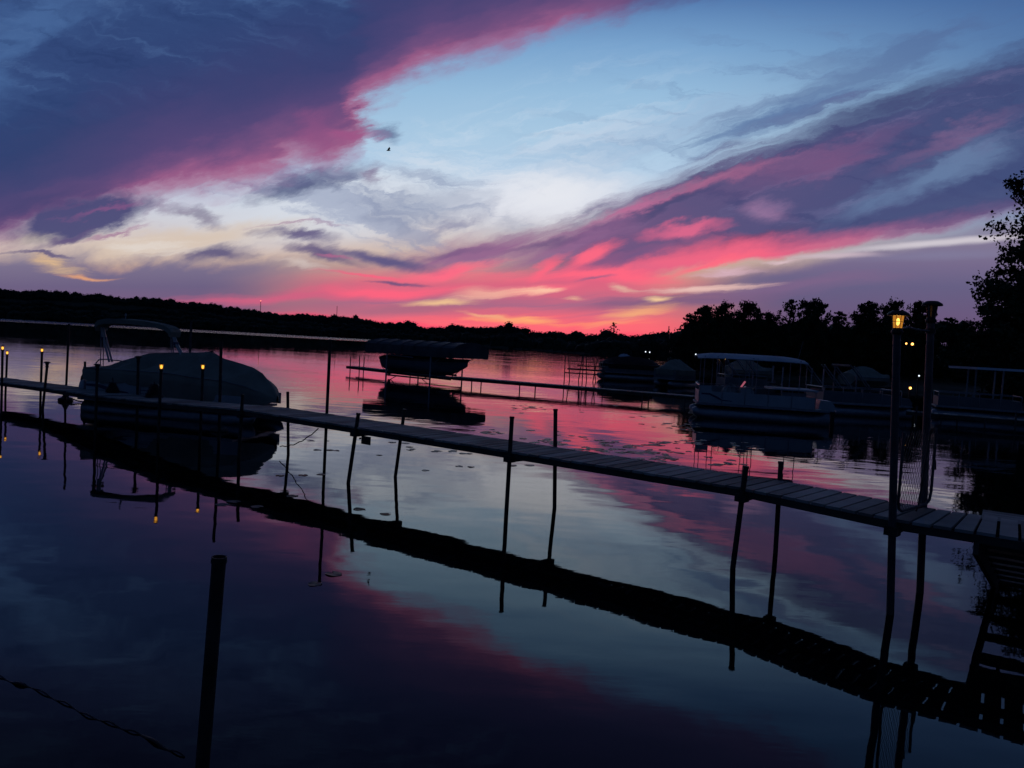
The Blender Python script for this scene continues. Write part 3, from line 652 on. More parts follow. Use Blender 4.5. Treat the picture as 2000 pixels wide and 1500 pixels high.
def big_lantern(base, lit, lab):
    o = empty('post_lantern', base, 0, lab, 'lantern', None)
    MB().lathe([(.05, -.02), (.062, 0), (.062, .022), (.05, .034), (.047, .05)], n=16).build('collar', M_black, o)
    w0, w1, hh = (.050, .064, .140) if lit else (.048, .064, .145)
    z0 = .05
    rods = MB()
    for k in range(8):
        a = k * math.pi / 4; rods.tube([(w0 * math.cos(a), w0 * math.sin(a), z0), (w1 * math.cos(a), w1 * math.sin(a), z0 + hh)], .0035, 5)
    for f in (.0, .5, 1.0):
        w = w0 + (w1 - w0) * f; rods.tube([(w * math.cos(a * .3927), w * math.sin(a * .3927), z0 + hh * f) for a in range(17)], .003, 5)
    rods.build('cage', M_black, o)
    if lit:
        MB().lathe([(.006, z0 + .03), (.018, z0 + .05), (.021, z0 + .075), (.014, z0 + .10), (.004, z0 + .11)], n=14).build('bulb', M_lamp, o)
        MB().lathe([(w0 - .005, z0 + .002), (w1 - .005, z0 + hh - .002)], n=16).build('glass', M_amber, o)
        MB().lathe([(w0 - .008, z0 + .002), (w0 - .004, z0 + .01)], n=14).build('glow_disc', M_lampg, o)  # disc emits amber itself, imitating bulb light caught at the lantern base
    else:
        MB().lathe([(w0 - .005, z0 + .002), (w1 - .005, z0 + hh - .002)], n=16).build('glass', M_glassy, o)
    MB().lathe([(.115, z0 + hh - .006), (.118, z0 + hh + .004), (.108, z0 + hh + .022), (.075, z0 + hh + .042), (.06, z0 + hh + .05), (.02, z0 + hh + .053)], n=20).build('cap', M_black, o)
    if lit:
        ld = bpy.data.lights.new('lantern_light', 'POINT'); ld.color = (1, .62, .25); ld.energy = 3.0; ld.shadow_soft_size = .03
        lo = bpy.data.objects.new('lantern_light', ld); C.objects.link(lo); lo.parent = o; lo.location = (0, 0, z0 + .07)
    return o
big_lantern(PT[0][0] + Vector((0, 0, -.0)), True, 'lit amber lantern on top of the left gate post')
big_lantern(PT[9][0] + Vector((0, 0, 0)), False, 'unlit lantern with a wide cap on the taller right gate post')
def small_lantern(base, lit, lab, tilt=0.0):
    o = empty('post_light', base, 0, lab, 'dock light', 'small solar lights on the dock posts')
    o.rotation_euler = (0, tilt, 0)
    MB().lathe([(.044, -.015), (.05, 0), (.046, .02)], n=12).build('collar', M_black, o)
    if lit:
        MB().lathe([(.012, .025), (.026, .05), (.028, .08), (.012, .11)], n=10).build('bulb', M_star, o)
        MB().lathe([(.03, .02), (.044, .115)], n=10).build('glass', M_amber, o)
        MB().lathe([(.06, .125), (.055, .135), (.02, .15)], n=12).build('cap', M_black, o)
    else:
        MB().lathe([(.034, .02), (.062, .115)], n=10).build('glass', M_glassy, o)
        MB().lathe([(.098, .115), (.1, .125), (.06, .15), (.015, .155)], n=14).build('cap', M_black, o)
    return o
for k, lit, lab in ((5, True, 'lit dock light in front of the middle of the covered pontoon boat'), (16, True, 'lit dock light in front of the tall peak of the boat cover'),
                    (6, False, 'unlit dock light with flared cap before the stern of the covered boat'), (17, False, 'unlit dock light between the boat stern and the lit lights before the cover'),
                    (7, False, 'unlit dock light on the near side post beside the bright star shaped light'), (19, True, 'brightest lit dock light left of the covered boat, on the far side post'),
                    (8, True, 'lit dock light at the extreme left edge, the taller of two'), (20, True, 'lit dock light second from the left edge, the lower of two')):
    small_lantern(PT[k][0], lit, lab)

# gate between the two lantern posts
gate = empty('dock_gate', (0, 0, 0), 0, 'pipe framed wire mesh gate standing across the dock between the lantern posts', 'gate')
ga = edge_at(1752, NE) + nrm(1) * .10; gb = edge_at(1806, FE) + Vector((.07, .0, 0)); gd = (gb - ga); gd.z = 0; GL = gd.length; gd.normalize()
def gp(u, z): return ga + gd * u + Vector((0, 0, z - ga.z))
z0, z1 = 1.12, 2.02
outl = [gp(0, z1), gp(0, z0 + .12), gp(.035, z0 + .035), gp(.12, z0), gp(GL - .14, z0), gp(GL - .04, z0 + .04), gp(GL, z0 + .14), gp(GL, z1)]
MB().tube(outl, .017, 8).build('frame', M_post, gate)
mesh_ = MB(); W_ = GL - .03; H_ = z1 - z0
n_ = 13
for k in range(-26, 27):
    for s in (1, -1):
        pts = []
        for j in range(2):
            pass
        x0 = k * W_ / n_ ; x1 = x0 + s * H_ * .62
        # clip the slanting wire to the frame
        ta, tb = 0.0, 1.0
        dx = x1 - x0
        if dx != 0:
            t1, t2 = (0 - x0) / dx, (W_ - x0) / dx
            ta, tb = max(ta, min(t1, t2)), min(tb, max(t1, t2))
        if tb - ta > .02: mesh_.tube([gp(.015 + x0 + dx * ta, z0 + H_ * ta), gp(.015 + x0 + dx * tb, z0 + H_ * tb)], .0022, 4, cap=False)
mesh_.build('wire_mesh', M_post, gate)
MB().tube([gp(GL * .82, z1), gp(GL * .72, z0 + .5), gp(GL * .62, z0 + .02), gp(GL * .56, z0 - .05)], .011, 6).build('drop_rod', M_rust, gate)
MB().tube([gp(GL + .005, z0 + .55), gp(GL + .05, z0 + .5), gp(GL + .075, z0 + .40), gp(GL + .05, z0 + .42)], .014, 6).build('latch_handle', M_black, gate)
cb = empty('crossbar', (0, 0, 0), 0, 'thin pale bar joining the two lantern posts near their tops', 'bar')
a = PT[0][0] + (PT[0][1] - PT[0][0]).normalized() * -.03; c_, d_ = PT[9][0], PT[9][1]
zz = a.z + .03
b = c_.lerp(d_, (c_.z - zz - .02) / (c_.z - d_.z))
MB().tube([a + Vector((.04, 0, .02)), a.lerp(b, .3) + Vector((0, 0, .035)), a.lerp(b, .6) + Vector((0, 0, .01)), b + Vector((0, 0, .0))], .012, 8).build('rod', M_post, cb)
cl_ = MB().tube([b + Vector((0, 0, -.03)), b + Vector((0, 0, .03))], .055, 12); cl_.build('clamp', M_rust, cb)

# ---------------------------------------------------------------- things on and by the dock
def rope_heap(p, s, lab):
    o = MB(); g = random.Random(int(p.x * 100))
    for k in range(9):
        r_ = s * (.17 - .013 * k); z = .016 + k * .026 * s / .8
        o.tube([(r_ * (1 + .1 * g.random()) * math.cos(a * .5236), r_ * (1 + .1 * g.random()) * math.sin(a * .5236), z + .004 * math.sin(a)) for a in range(13)], .016, 6)
    o.tube([(.03, 0, .2), (.0, .02, .34), (-.01, 0, .42)], .013, 6)
    q = o.build('rope_coil', M_black, loc=p); tag(q, lab, 'rope', 'coils of rope on the dock')
def on_deck(px, f): 
    a = edge_at(px, NE); b = edge_at(px, FE); return a.lerp(b, f) + Vector((0, 0, .006))
rope_heap(on_deck(218, .75), 1.0, 'cone of coiled black rope on the dock by the boat stern')
rope_heap(on_deck(300, .75), 1.25, 'larger black rope cone on the dock left of the first lit light before the boat')
rp = PT[21]; q = MB(); pz = on_deck(166, 1.0).z
c0 = rp[0].lerp(rp[1], (rp[0].z - pz - .25) / (rp[0].z - rp[1].z))
for k in range(6): q.tube([c0 + Vector(((.10 + .015 * k % .03) * math.sin(a * .5236) + .02 * k, -.05 - .012 * k, (.2 - .012 * k) * math.cos(a * .5236) - .02)) for a in range(13)], .015, 6)
tag(q.build('hanging_rope', M_black), 'looped rope hung on the short post left of the covered boat', 'rope')
# float with chain on the leg left of the boat
wp = at_z(128, 783, 0); fl = empty('mooring_float', wp, 0, 'dark float around a dock leg at the waterline, chain running to the next leg', 'float')
MB().lathe([(.05, -.1), (.2, -.06), (.24, .03), (.22, .09), (.12, .13), (.06, .24), (.05, .3)], n=14).build('buoy', M_black, fl)
dr = Vector((1.0, -.55, 0)); ch = MB()
for k in range(22):
    c = Vector((.2, -.05, .12)) + dr * (k * .055); c.z = .12 - .09 * math.sin(k / 21 * math.pi) + .02 * (k / 21)
    ch.box(c, (.07, .03, .04) if k % 2 else (.07, .05, .015), rz=-.5)
ch.build('chain', M_black, fl)
wp = at_z(428, 842, 0); fl = empty('mooring_float', wp, 0, 'grey float on the leg under the right part of the covered boat', 'float')
MB().lathe([(.04, -.08), (.2, -.05), (.24, .02), (.2, .08), (.06, .12), (.04, .3)], n=14).build('buoy', M_rail, fl)
ch = MB(); ch.tube([(0, 0, .25), (0, .02, .8)], .02, 6); ch.build('rod', M_rust, fl)
# rope from the boat's bow under the dock to the dock edge
a = at_y(547, 872, 17.2); b = edge_at(615, NE) + Vector((0, .3, -.2)); pts = []
for k in range(14):
    f = k / 13; p = a.lerp(b, f); p.z += -.10 * math.sin(f * math.pi) + .012 * math.sin(k * 2.1); pts.append(p)
a.z = max(a.z, .05)
tag(MB().tube(pts, .011, 6).build('mooring_line', M_black), 'slack thin line running from the dock down to the water by the covered boat bow', 'rope')

# ---------------------------------------------------------------- foreground pipe and floating rope
c = at_y(428, 1092, 3.75); lowp = at_y(395, 1500, 3.75 ); d = (lowp - c).normalized(); e = c + d * ((c.z + .6) / -d.z)
pp = empty('mooring_pipe', (e.x, e.y, 0), 0, 'thick open topped pipe standing alone in the near water at lower left', 'pipe')
rel = Vector((e.x, e.y, 0)); n = 24; mb = MB()
ax = (c - e).normalized(); ux = ax.cross(Vector((0, 1, 0))).normalized(); uy = ax.cross(ux)
rows = []
for (rr, t_) in ((.034, 0), (.034, 1), (.0365, 1), (.0365, 1.004), (.030, 1.004), (.030, .9)):
    p = e.lerp(c, min(t_, 1)) + ax * (.012 if t_ > 1 else 0) - rel
    rows.append([p + (ux * math.cos(6.2832 * j / n) + uy * math.sin(6.2832 * j / n)) * rr for j in range(n)])
mb.grid(rows, closed=True); mb.build('tube', M_rust, pp, smooth=False)
rows = []
for rr, dz in ((.0345, -.02), (.0385, -.018), (.0385, .0), (.0345, .002)):
    rows.append([c - rel + ax * dz + (ux * math.cos(6.2832 * j / n) + uy * math.sin(6.2832 * j / n)) * rr for j in range(n)])
MB().grid(rows, closed=True).build('collar', M_rust, pp)
pts = []
for k in range(60):
    f = k / 59; px = -60 + f * 420; py = 1295 + (px + 60) / 420 * 182 + 3 * math.sin(f * 14) + 1.5 * math.sin(f * 37)
    p = at_z(px, py, 0); p.z = .006 + .008 * math.sin(f * 60); pts.append(p)
mb = MB().tube(pts, [.0055 + (.006 if .22 < k / 59 < .27 or .80 < k / 59 < .92 else 0) for k in range(60)], 6)
tag(mb.build('floating_rope', M_black), 'dark weedy rope floating on the near water in the lower left corner', 'rope')

# ---------------------------------------------------------------- lily pads
M_pad = mat('lily_pad', (.035, .05, .03), .45, var=.35, scale=4, spec=.4)
pads = []
for v in range(5):
    g = random.Random(40 + v); mb = MB(); notch = .22 + .1 * g.random(); pr = [(0, 0, .012)]
    for k in range(19):
        a = notch + (6.2832 - 2 * notch) * k / 18; r_ = 1 + .05 * math.sin(a * 5 + v) + g.uniform(-.03, .03)
        pr.append((r_ * math.cos(a), r_ * math.sin(a), .02 + .03 * math.sin(a * 3 + v)))
    k0 = len(mb.v); mb.v += pr; mb.f += [(k0, k0 + j, k0 + j + 1) for j in range(1, 19)]
    pads.append(mb)
pad_me = []
def scatter_pad(px, py, s, g, lab, grp):
    p = at_z(px, py, 0); v = g.randrange(5)
    if len(pad_me) < 5 or pad_me[v] is None:
        while len(pad_me) < 5: pad_me.append(None)
    if pad_me[v] is None:
        o = pads[v].build('lily_pad', M_pad); pad_me[v] = o.data
    else:
        o = bpy.data.objects.new('lily_pad', pad_me[v]); C.objects.link(o)
    o.location = (p.x, p.y, .004); o.rotation_euler = (g.uniform(-.04, .04), g.uniform(-.04, .04), g.uniform(0, 6.28)); r_ = s * g.uniform(.75, 1.2); o.scale = (r_, r_ * g.uniform(.8, 1), .1)
    tag(o, lab, 'lily pad', grp)
g = random.Random(8)
for (px, py) in [(638, 775 + 86), (607, 861), (642, 879), (657, 880), (741, 889), (620, 879), (547, 929), (592, 928), (626, 927), (571, 969), (702, 995), (753, 1004), (766, 864), (792, 866), (800, 873), (806, 877),
                 (801, 879), (848, 882), (856, 881), (884, 882), (887, 880), (905, 886), (915, 886), (831, 919), (897, 911), (920, 912), (1000, 909), (1034, 909), (434, 986), (456, 980), (502, 990)]:
    scatter_pad(px, py, .105, g, 'small dark lily pad in the pale water on the near side of the dock', 'lily pads in the pale water by the dock')
scatter_pad(652, 1121, .11, g, 'faint lily pad in the dark foreground water, right of the pipe top', None); scatter_pad(615, 1141, .08, g, 'smaller faint lily pad just left of the foreground lily pad', None)
cl = [(1180, 863, 26, 4, 7), (1225, 873, 40, 6, 16), (1285, 866, 26, 4, 12), (1165, 880, 30, 5, 12), (1240, 884, 36, 4, 16), (1310, 884, 36, 6, 12), (1050, 862, 40, 8, 10), (1080, 865, 20, 6, 8), (1350, 862, 30, 6, 12),
      (1345, 838, 26, 7, 14), (1300, 830, 40, 8, 10), (1030, 795, 40, 8, 14), (1010, 800, 30, 8, 6), (1290, 896, 30, 4, 10), (1400, 905, 40, 8, 9), (960, 845, 60, 10, 10), (1110, 850, 80, 18, 8), (1370, 800, 60, 12, 8),
      (1290, 812, 70, 8, 8), (1130, 795, 90, 10, 8), (1440, 870, 50, 14, 10), (1190, 900, 50, 3, 6)]
for cx, cy, sx, sy, nn_ in cl:
    for _ in range(nn_):
        scatter_pad(cx + g.gauss(0, sx * .5), cy + g.gauss(0, sy * .5), .125, g, 'lily pad among the scattered patch on the rosy water beyond the dock', 'lily pads on the rosy water beyond the dock')

# ---------------------------------------------------------------- boats
M_cover = mat('boat_cover_canvas', (.28, .275, .22), .85, var=.18, scale=1.5, bump=.3, bscale=14)
M_tarp = mat('dark_tarp', (.10, .095, .10), .7, var=.3, scale=1.5, bump=.3, bscale=8)
M_maroon = mat('maroon_tarp', (.04, .018, .018), .75, var=.3, scale=1.5, bump=.3, bscale=8)
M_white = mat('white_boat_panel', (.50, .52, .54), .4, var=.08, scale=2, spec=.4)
M_alu = mat('brushed_aluminium', (.30, .31, .34), .35, .7, var=.15, scale=6)
M_blue = mat('dark_blue_trim', (.04, .06, .12), .5, var=.15)
M_navy = mat('dark_hull', (.22, .23, .26), .35, var=.2, scale=1.2, spec=.5)
M_vinyl = mat('vinyl_seat', (.35, .36, .37), .6, var=.15)
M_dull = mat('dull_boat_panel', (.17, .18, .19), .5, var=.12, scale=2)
M_canvas = mat('canopy_canvas', (.60, .63, .68), .8, var=.1, scale=2)

def lin(tab, x):
    if x <= tab[0][0]: return tab[0][1]
    return lerp(tab, x)
def pontoon_tube(par, x0, x1, y, r_, z):
    pts = [(x0, y, z)]; rr = [r_ * .96]
    for k in range(1, 13): pts.append((x0 + (x1 - x0 - .8) * k / 12, y, z)); rr.append(r_)
    for k in range(1, 7): f = k / 6; pts.append((x1 - .8 + .8 * f, y, z + r_ * .55 * f * f)); rr.append(r_ * math.sqrt(max(.012, 1 - f * f * .98)))
    o = MB().tube(pts, rr, 18).build('pontoon', M_alu, par, smooth=True)
    mb = MB()
    for k in range(6): mb.box((x0 + .4 + (x1 - x0 - 1.6) * k / 5, y, z + r_ + .03), (.06, .34, .1))
    mb.build('riser', M_alu, o)
    return o
def place(o, px, y, side_pt=None): pass

# covered pontoon boat, left
nearc = fpoint(192, 22.9, 0); bowt = fpoint(549, 22.9, 0)
L_ = 5.75; rz = -math.asin(1.2 / L_); dirx = Vector((math.cos(rz), math.sin(rz), 0))
org = bowt - dirx * L_
A = empty('pontoon_boat', org, rz, 'large pontoon boat under a pale fitted cover, moored beyond the left part of the dock', 'boat')
rid = [(0, 1.42), (.33, 1.56), (1.3, 1.85), (2.2, 1.93), (2.97, 1.97), (3.47, 2.03), (3.9, 1.84), (4.5, 1.72), (4.9, 1.62), (5.2, 1.47), (5.45, 1.22), (5.6, 1.02), (5.72, .82)]
sho = [(0, 1.36), (2.9, 1.36), (3.6, 1.30), (4.6, 1.24), (5.1, 1.12), (5.45, .95), (5.72, .74)]
hw = [(0, 1.2), (3.6, 1.2), (4.4, 1.14), (4.9, .98), (5.3, .70), (5.55, .40), (5.72, .06)]
vb = [(0, .96), (2.25, .94), (2.42, .60), (3.2, .5), (5.0, .52), (5.5, .60), (5.72, .66)]
rows = []
for k in range(120):
    x = 5.72 * k / 119; r_, s_, w_, b_ = lin(rid, x), lin(sho, x), lin(hw, x), lin(vb, x)
    def wob(a, y): return .022 * math.sin(x * 5.1 + y * 3 + a) + .018 * math.sin(x * 13 + y * 9 + a * 2) + .012 * math.sin(x * 27 - y * 5)
    pk = [0, 1.25, 2.3, 3.47, 4.85, 5.72]; ii = max(i for i in range(5) if x >= pk[i] - 1e-6); tent = .17 * abs(math.sin(math.pi * (x - pk[ii]) / (pk[ii + 1] - pk[ii]))) ** 1.2 * (1 if x < 5 else .3)                   # cloth sags between its poles
    row = [(x, -w_ * 1.01, b_ + wob(1, 0)), (x, -w_ * 1.04, (b_ + s_) / 2 + .2 * (s_ - b_) + wob(0, 1)), (x, -w_, s_)]
    for j in range(1, 8):
        f = j / 8; yy = -w_ * (1 - f); zz = s_ + (r_ - s_) * (f ** .95) - tent * math.sin(f * math.pi)
        row.append((x, yy, zz + wob(2, f) * .7))
    row.append((x, 0, r_))
    row += [(p[0], -p[1], p[2]) for p in row[-2::-1]]
    rows.append(row)
cv = MB().grid(rows); cv.ngon([rows[0][i] for i in range(len(rows[0]))])
cvo = cv.build('fitted_cover', M_cover, A, smooth=True)
MB().tube([(x_ * .1, -lin(hw, x_ * .1) - .012, lin(sho, x_ * .1) + .005) for x_ in range(0, 55)], .012, 6).build('seam', M_vinyl, cvo)
MB().lathe([(.05, 0), (.035, .03), (0, .045)], (3.47, 0, 2.02), 10).build('pole_cap', M_black, cvo)
for s in (-1, 1):
    pontoon_tube(A, -.15, 5.5, s * .82, .30, .10)
    fe = MB().box((1.55, s * 1.17, .74), (2.9, .03, .52)).build('fence_panel', M_white, A)
    MB().box((2.95 + 1.1, s * 1.15, .66), (2.3, .03, .34)).build('fence_panel', M_white, A)
    if s < 0:
        y = -1.19
        MB().prism([(.1, y, .88), (.5, y, .90), (1.0, y, .80), (1.45, y, .62), (1.75, y, .60), (1.75, y, .57), (1.35, y, .58), (.95, y, .70), (.5, y, .80), (.1, y, .82)], None, (0, -.004, 0)).build('stripe', M_blue, fe)
        MB().prism([(1.1, y, .74), (1.5, y, .72), (1.62, y, .66), (1.2, y, .66)], None, (0, -.004, 0)).build('stripe', M_blue, fe)
        MB().box((2.45, y, .80), (1.0, .006, .02)).build('stripe', M_blue, fe)
        MB().box((2.45, y, .70), (1.0, .006, .015)).build('stripe', M_blue, fe)
        for q in (.04, 1.95, 2.98): MB().tube([(q, y, .48), (q, y, 1.0)], .018, 6).build('fence_post', M_alu, fe)
MB().box((2.45, 0, .44), (5.2, 2.42, .07)).build('deck', M_alu, A)
MB().box((2.45, -1.225, .44), (5.2, .03, .1)).build('rub_rail', M_alu, A)
MB().lathe([(.02, -.24), (.09, -.2), (.12, -.1), (.125, .05), (.1, .17), (.03, .23), (.02, .3)], (1.08, -1.34, .70), 14, M=Matrix.Rotation(R(16), 3, 'Y')).build('fender', M_white, A, smooth=True)
MB().lathe([(.03, -.2), (.1, -.14), (.13, 0), (.1, .14), (.03, .2)], (-.07, -1.1, .78), 14).build('fender', M_white, A, smooth=True)
# outboard
mo = MB().lathe([(.10, .55), (.16, .62), (.19, .85), (.17, 1.02), (.08, 1.08)], (-.3, .0, 0), 14).build('outboard_motor', M_black, A, smooth=True)
MB().box((-.3, 0, .25), (.16, .1, .75)).build('leg', M_black, mo)
# raised folding top
bt_ = empty('folding_top', (-.42, 0, 0)); bt_.parent = A
path = [(-.05, 2.60), (-.03, 2.70), (.06, 2.78), (.3, 2.83), (.75, 2.86), (1.2, 2.86), (1.7, 2.83), (2.1, 2.79), (2.42, 2.73), (2.58, 2.65), (2.64, 2.54)]
rows = []
for i, (x, z) in enumerate(path):
    rows.append([(x, v * .26, z + .02 * math.cos(v * 1.5) + .008 * math.sin(i * 3 + v * 4)) for v in (-1, -.5, 0, .5, 1)] + [(x + (.04 if i < 3 else (-.04 if i > 8 else 0)), v * .27, z - .14) for v in (1, .4, -.4, -1)])
MB().grid(rows, closed=True).ngon(rows[0]).ngon(rows[-1]).build('canopy', M_cover, bt_, smooth=False)
for s in (-1, 1):
    y = s * .05
    MB().tube([(-.0, y, 2.6), (.16, y * 1.1, 2.1), (.36, y * 1.3, 1.5)], .03, 8).build('frame_leg', M_white, bt_)
    MB().tube([(.03, y, 2.56), (.04, y * 1.2, 1.36)], .014, 6).build('frame_leg', M_alu, bt_)
    MB().tube([(2.52, y, 2.52), (2.66, y, 2.2), (2.88, y * 1.1, 1.86)], .03, 8).build('frame_leg', M_white, bt_)
    MB().tube([(2.50, y, 2.5), (2.54, y, 1.85)], .014, 6).build('frame_leg', M_alu, bt_)
    MB().box((.10, y * 1.02, 2.22), (.07, .09, .09)).build('strap', M_blue, bt_); MB().box((2.66, y * 1.02, 2.2), (.07, .09, .09)).build('strap', M_blue, bt_)
MB().tube([(.16, -.9, 1.36), (.18, -.9, 1.50), (.28, -.9, 1.6), (.5, -.9, 1.62), (1.15, -.8, 1.60)], .018, 6).build('grab_rail', M_alu, A)
MB().tube([(.85, 0, 2.84), (.85, 0, 2.98)], .014, 6).lathe([(.02, 2.96), (.035, 2.98), (.03, 3.03), (.01, 3.05)], (.85, 0, 0), 8).build('stern_light', M_vinyl, bt_)

# generic open pontoon boat; origin at the bow end, x runs aft
def pontoon_open(loc, rz, label, L=6.2, canopy=None, tent=None, folded=False, stern_pad=False, group=None, motor=True, detail=True, cover=None):
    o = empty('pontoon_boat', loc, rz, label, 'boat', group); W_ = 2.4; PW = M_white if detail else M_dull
    for s in (-1, 1):
        q = MB(); pts = []; rr = []
        for k in range(8):
            f = k / 7; pts.append((.05 + .75 * f, s * .82, .2 + .17 * (1 - f) ** 2)); rr.append(.34 * math.sqrt(max(.03, 1 - (1 - f) ** 2)))
        pts.append((L - .25, s * .82, .2)); rr.append(.34); q.tube(pts, rr, 16); po = q.build('pontoon', M_alu, o, smooth=True)
        for k in range(5): MB().box((.9 + (L - 1.8) * k / 4, s * .82, .575), (.5, .3, .07)).build('riser', M_black, po)
    MB().box((L / 2 - .05, 0, .645), (L - .5, W_, .07)).build('deck', M_vinyl, o)
    MB().box((L / 2 - .05, -W_ / 2 - .012, .645), (L - .5, .024, .09)).build('rub_rail', M_alu, o)
    x0, x1 = .3, L - .9
    for s in (-1, 1):
        y = s * (W_ / 2 - .03)
        fe = MB().box(((x0 + x1) / 2, y, .95), (x1 - x0, .024, .50)).build('fence_panel', PW, o)
        n_ = max(3, int((x1 - x0) / .95))
        for k in range(n_ + 1):
            x = x0 + (x1 - x0) * k / n_; MB().tube([(x, y + s * .02, .68), (x, y + s * .02, 1.42)], .02, 6).build('fence_post', M_alu, fe)
        MB().tube([(x0, y, 1.22), (x0, y, 1.40), (x0 + .06, y, 1.45), (x1 - .06, y, 1.45), (x1, y, 1.40), (x1, y, 1.2)], .02, 6).build('top_rail', M_alu, fe)
        if detail and s < 0:
            MB().box((x0 + .27, y, 1.33), (.5, .022, .25)).build('corner_panel', PW, fe)
            MB().prism([(x0 + .1, y - .013, 1.12), (x0 + .45, y - .013, 1.12), (x0 + .8, y - .013, .98), (x0 + 1.0, y - .013, .86), (x0 + 1.4, y - .013, .84), (x0 + 1.4, y - .013, .81), (x0 + .95, y - .013, .82), (x0 + .7, y - .013, .93), (x0 + .42, y - .013, 1.05), (x0 + .1, y - .013, 1.05)], None, (0, -.004, 0)).build('stripe', M_blue, fe)
    for xx in (x0, x1):
        fe = MB().box((xx, 0, .95), (.024, W_ - .1, .5)).build('fence_panel', PW, o); MB().tube([(xx, -1.15, 1.45), (xx, 1.15, 1.45)], .02, 6).build('top_rail', M_alu, fe)
    if detail:
        for (cx, cy, sx) in ((1.0, .75, 1.1), (3.2, .78, 1.4), (4.3, -.7, 1.0)):
            st_ = MB().box((cx, cy, .87), (sx, .55, .36)).build('bench_seat', M_vinyl, o); MB().box((cx, cy + (.22 if cy > 0 else -.22), 1.17), (sx, .12, .36)).build('backrest', M_vinyl, st_)
        cn = MB().prism([(2.1, -.75, .68), (2.7, -.75, .68), (2.66, -.75, 1.3), (2.35, -.75, 1.48), (2.12, -.75, 1.42)], None, (0, .7, 0)).build('console', PW, o)
        MB().prism([(2.14, -.74, 1.43), (2.30, -.74, 1.70), (2.33, -.74, 1.70), (2.18, -.74, 1.43)], None, (0, .66, 0)).build('windshield', M_glassy, cn)
        MB().tube([(2.72 + .02 * math.sin(a), -.40 + .19 * math.cos(a * .5236), 1.32 + .19 * math.sin(a * .5236)) for a in range(13)], .014, 6).build('steering_wheel', M_black, cn)
        MB().lathe([(.42, .68), (.40, 1.2), (.3, 1.38), (.07, 1.55), (.0, 1.6)], (1.75, .1, 0), 12).build('covered_table', M_vinyl, o)
    if canopy:
        c0, c1, zc = canopy; rows = []
        for k in range(2):
            pass
        for k in range(21):
            f = k / 20; x = c0 + (c1 - c0) * f; e = abs(2 * f - 1) ** 5; top = []; 
            for j in range(11):
                v = j / 10 * 2 - 1; top.append((x, v * 1.27, zc + .22 * (1 - abs(v) ** 1.6) * (1 - .35 * e) - .05 * e))
            rows.append([(x, -1.275, top[0][2] - .03)] + top + [(x, 1.275, top[-1][2] - .03)] + [(p[0], p[1], p[2] - .02) for p in top[::-1][1:-1]])
        cn = MB().grid(rows, closed=True).ngon(rows[0]).ngon(rows[-1]).build('canopy', M_canvas, o)
        for s in (-1, 1):
            for x in (c0 + .3, c0 + .85, (c0 + c1) / 2 + .05, (c0 + c1) / 2 + .22, c1 - .3):
                MB().tube([(x, s * 1.15, .68), (x, s * 1.15, zc + .06)], .019, 6).build('canopy_pole', M_alu, o)
            MB().tube([(c0 + .1, s * 1.15, zc - .03), (c1 - .1, s * 1.15, zc - .03)], .02, 6).build('side_tube', M_alu, cn)
        MB().tube([(c1 - .1, .6, zc + .1), (c1 + .06, .6, zc + .95)], .010, 5).build('antenna', M_alu, o)
    if stern_pad:
        MB().box((L - 1.75, 0, 1.47), (1.9, 2.3, .07)).build('stern_table', M_canvas, o)
    if folded:
        for s in (-1, 1):
            y = s * 1.17
            for k in (0, 1):
                xb = 1.1 + 1.55 * k
                MB().tube([(xb, y, 1.42), (xb - 1.02, y, 2.62)], .035, 8).build('folded_frame', PW, o)
                MB().tube([(xb + .14, y, 1.44), (xb - .86, y, 2.62)], .03, 8).build('folded_frame', M_alu, o)
            MB().tube([(.25, y, 1.44), (.25, y, 2.55)], .02, 6).build('folded_frame', M_alu, o)
        MB().tube([(2.65 - 1.02, -1.17, 2.62), (2.65 - 1.02, 1.17, 2.62)], .07, 8).build('rolled_canopy', M_tarp, o)
    if tent or cover:
        zt, mt = (tent or cover); rows = []
        for k in range(25):
            f = k / 24; x = .2 + (L - .9) * f; e = 1 - abs(2 * f - 1) ** 3; w_ = 1.24 * (1 - .25 * abs(2 * f - 1) ** 6)
            rr_ = 1.45 + (zt - 1.45) * e + .03 * math.sin(f * 31)
            row = [(x, -w_, 1.0), (x, -w_ * 1.02, 1.42)] + [(x, -w_ * (1 - j / 6), 1.42 + (rr_ - 1.42) * (j / 6) ** .8) for j in range(1, 7)]
            rows.append(row + [(p[0], -p[1], p[2]) for p in row[-2::-1]])
        MB().grid(rows).ngon(rows[0]).ngon(rows[-1]).build('fitted_cover', mt, o, smooth=False)
    if motor:
        q = MB().prism([(L - .62, -.42, .66), (L + .06, -.42, .60), (L + .10, -.42, .82), (L - .08, -.42, 1.05), (L - .52, -.42, 1.08)], None, (0, .84, 0)).build('motor_cover', PW, o)
        MB().box((L + .1, 0, .25), (.16, .12, .75)).build('leg', M_black, q)
        MB().box((L + .05, .85, .56), (.75, .6, .04)).build('swim_platform', M_alu, o)
    return o
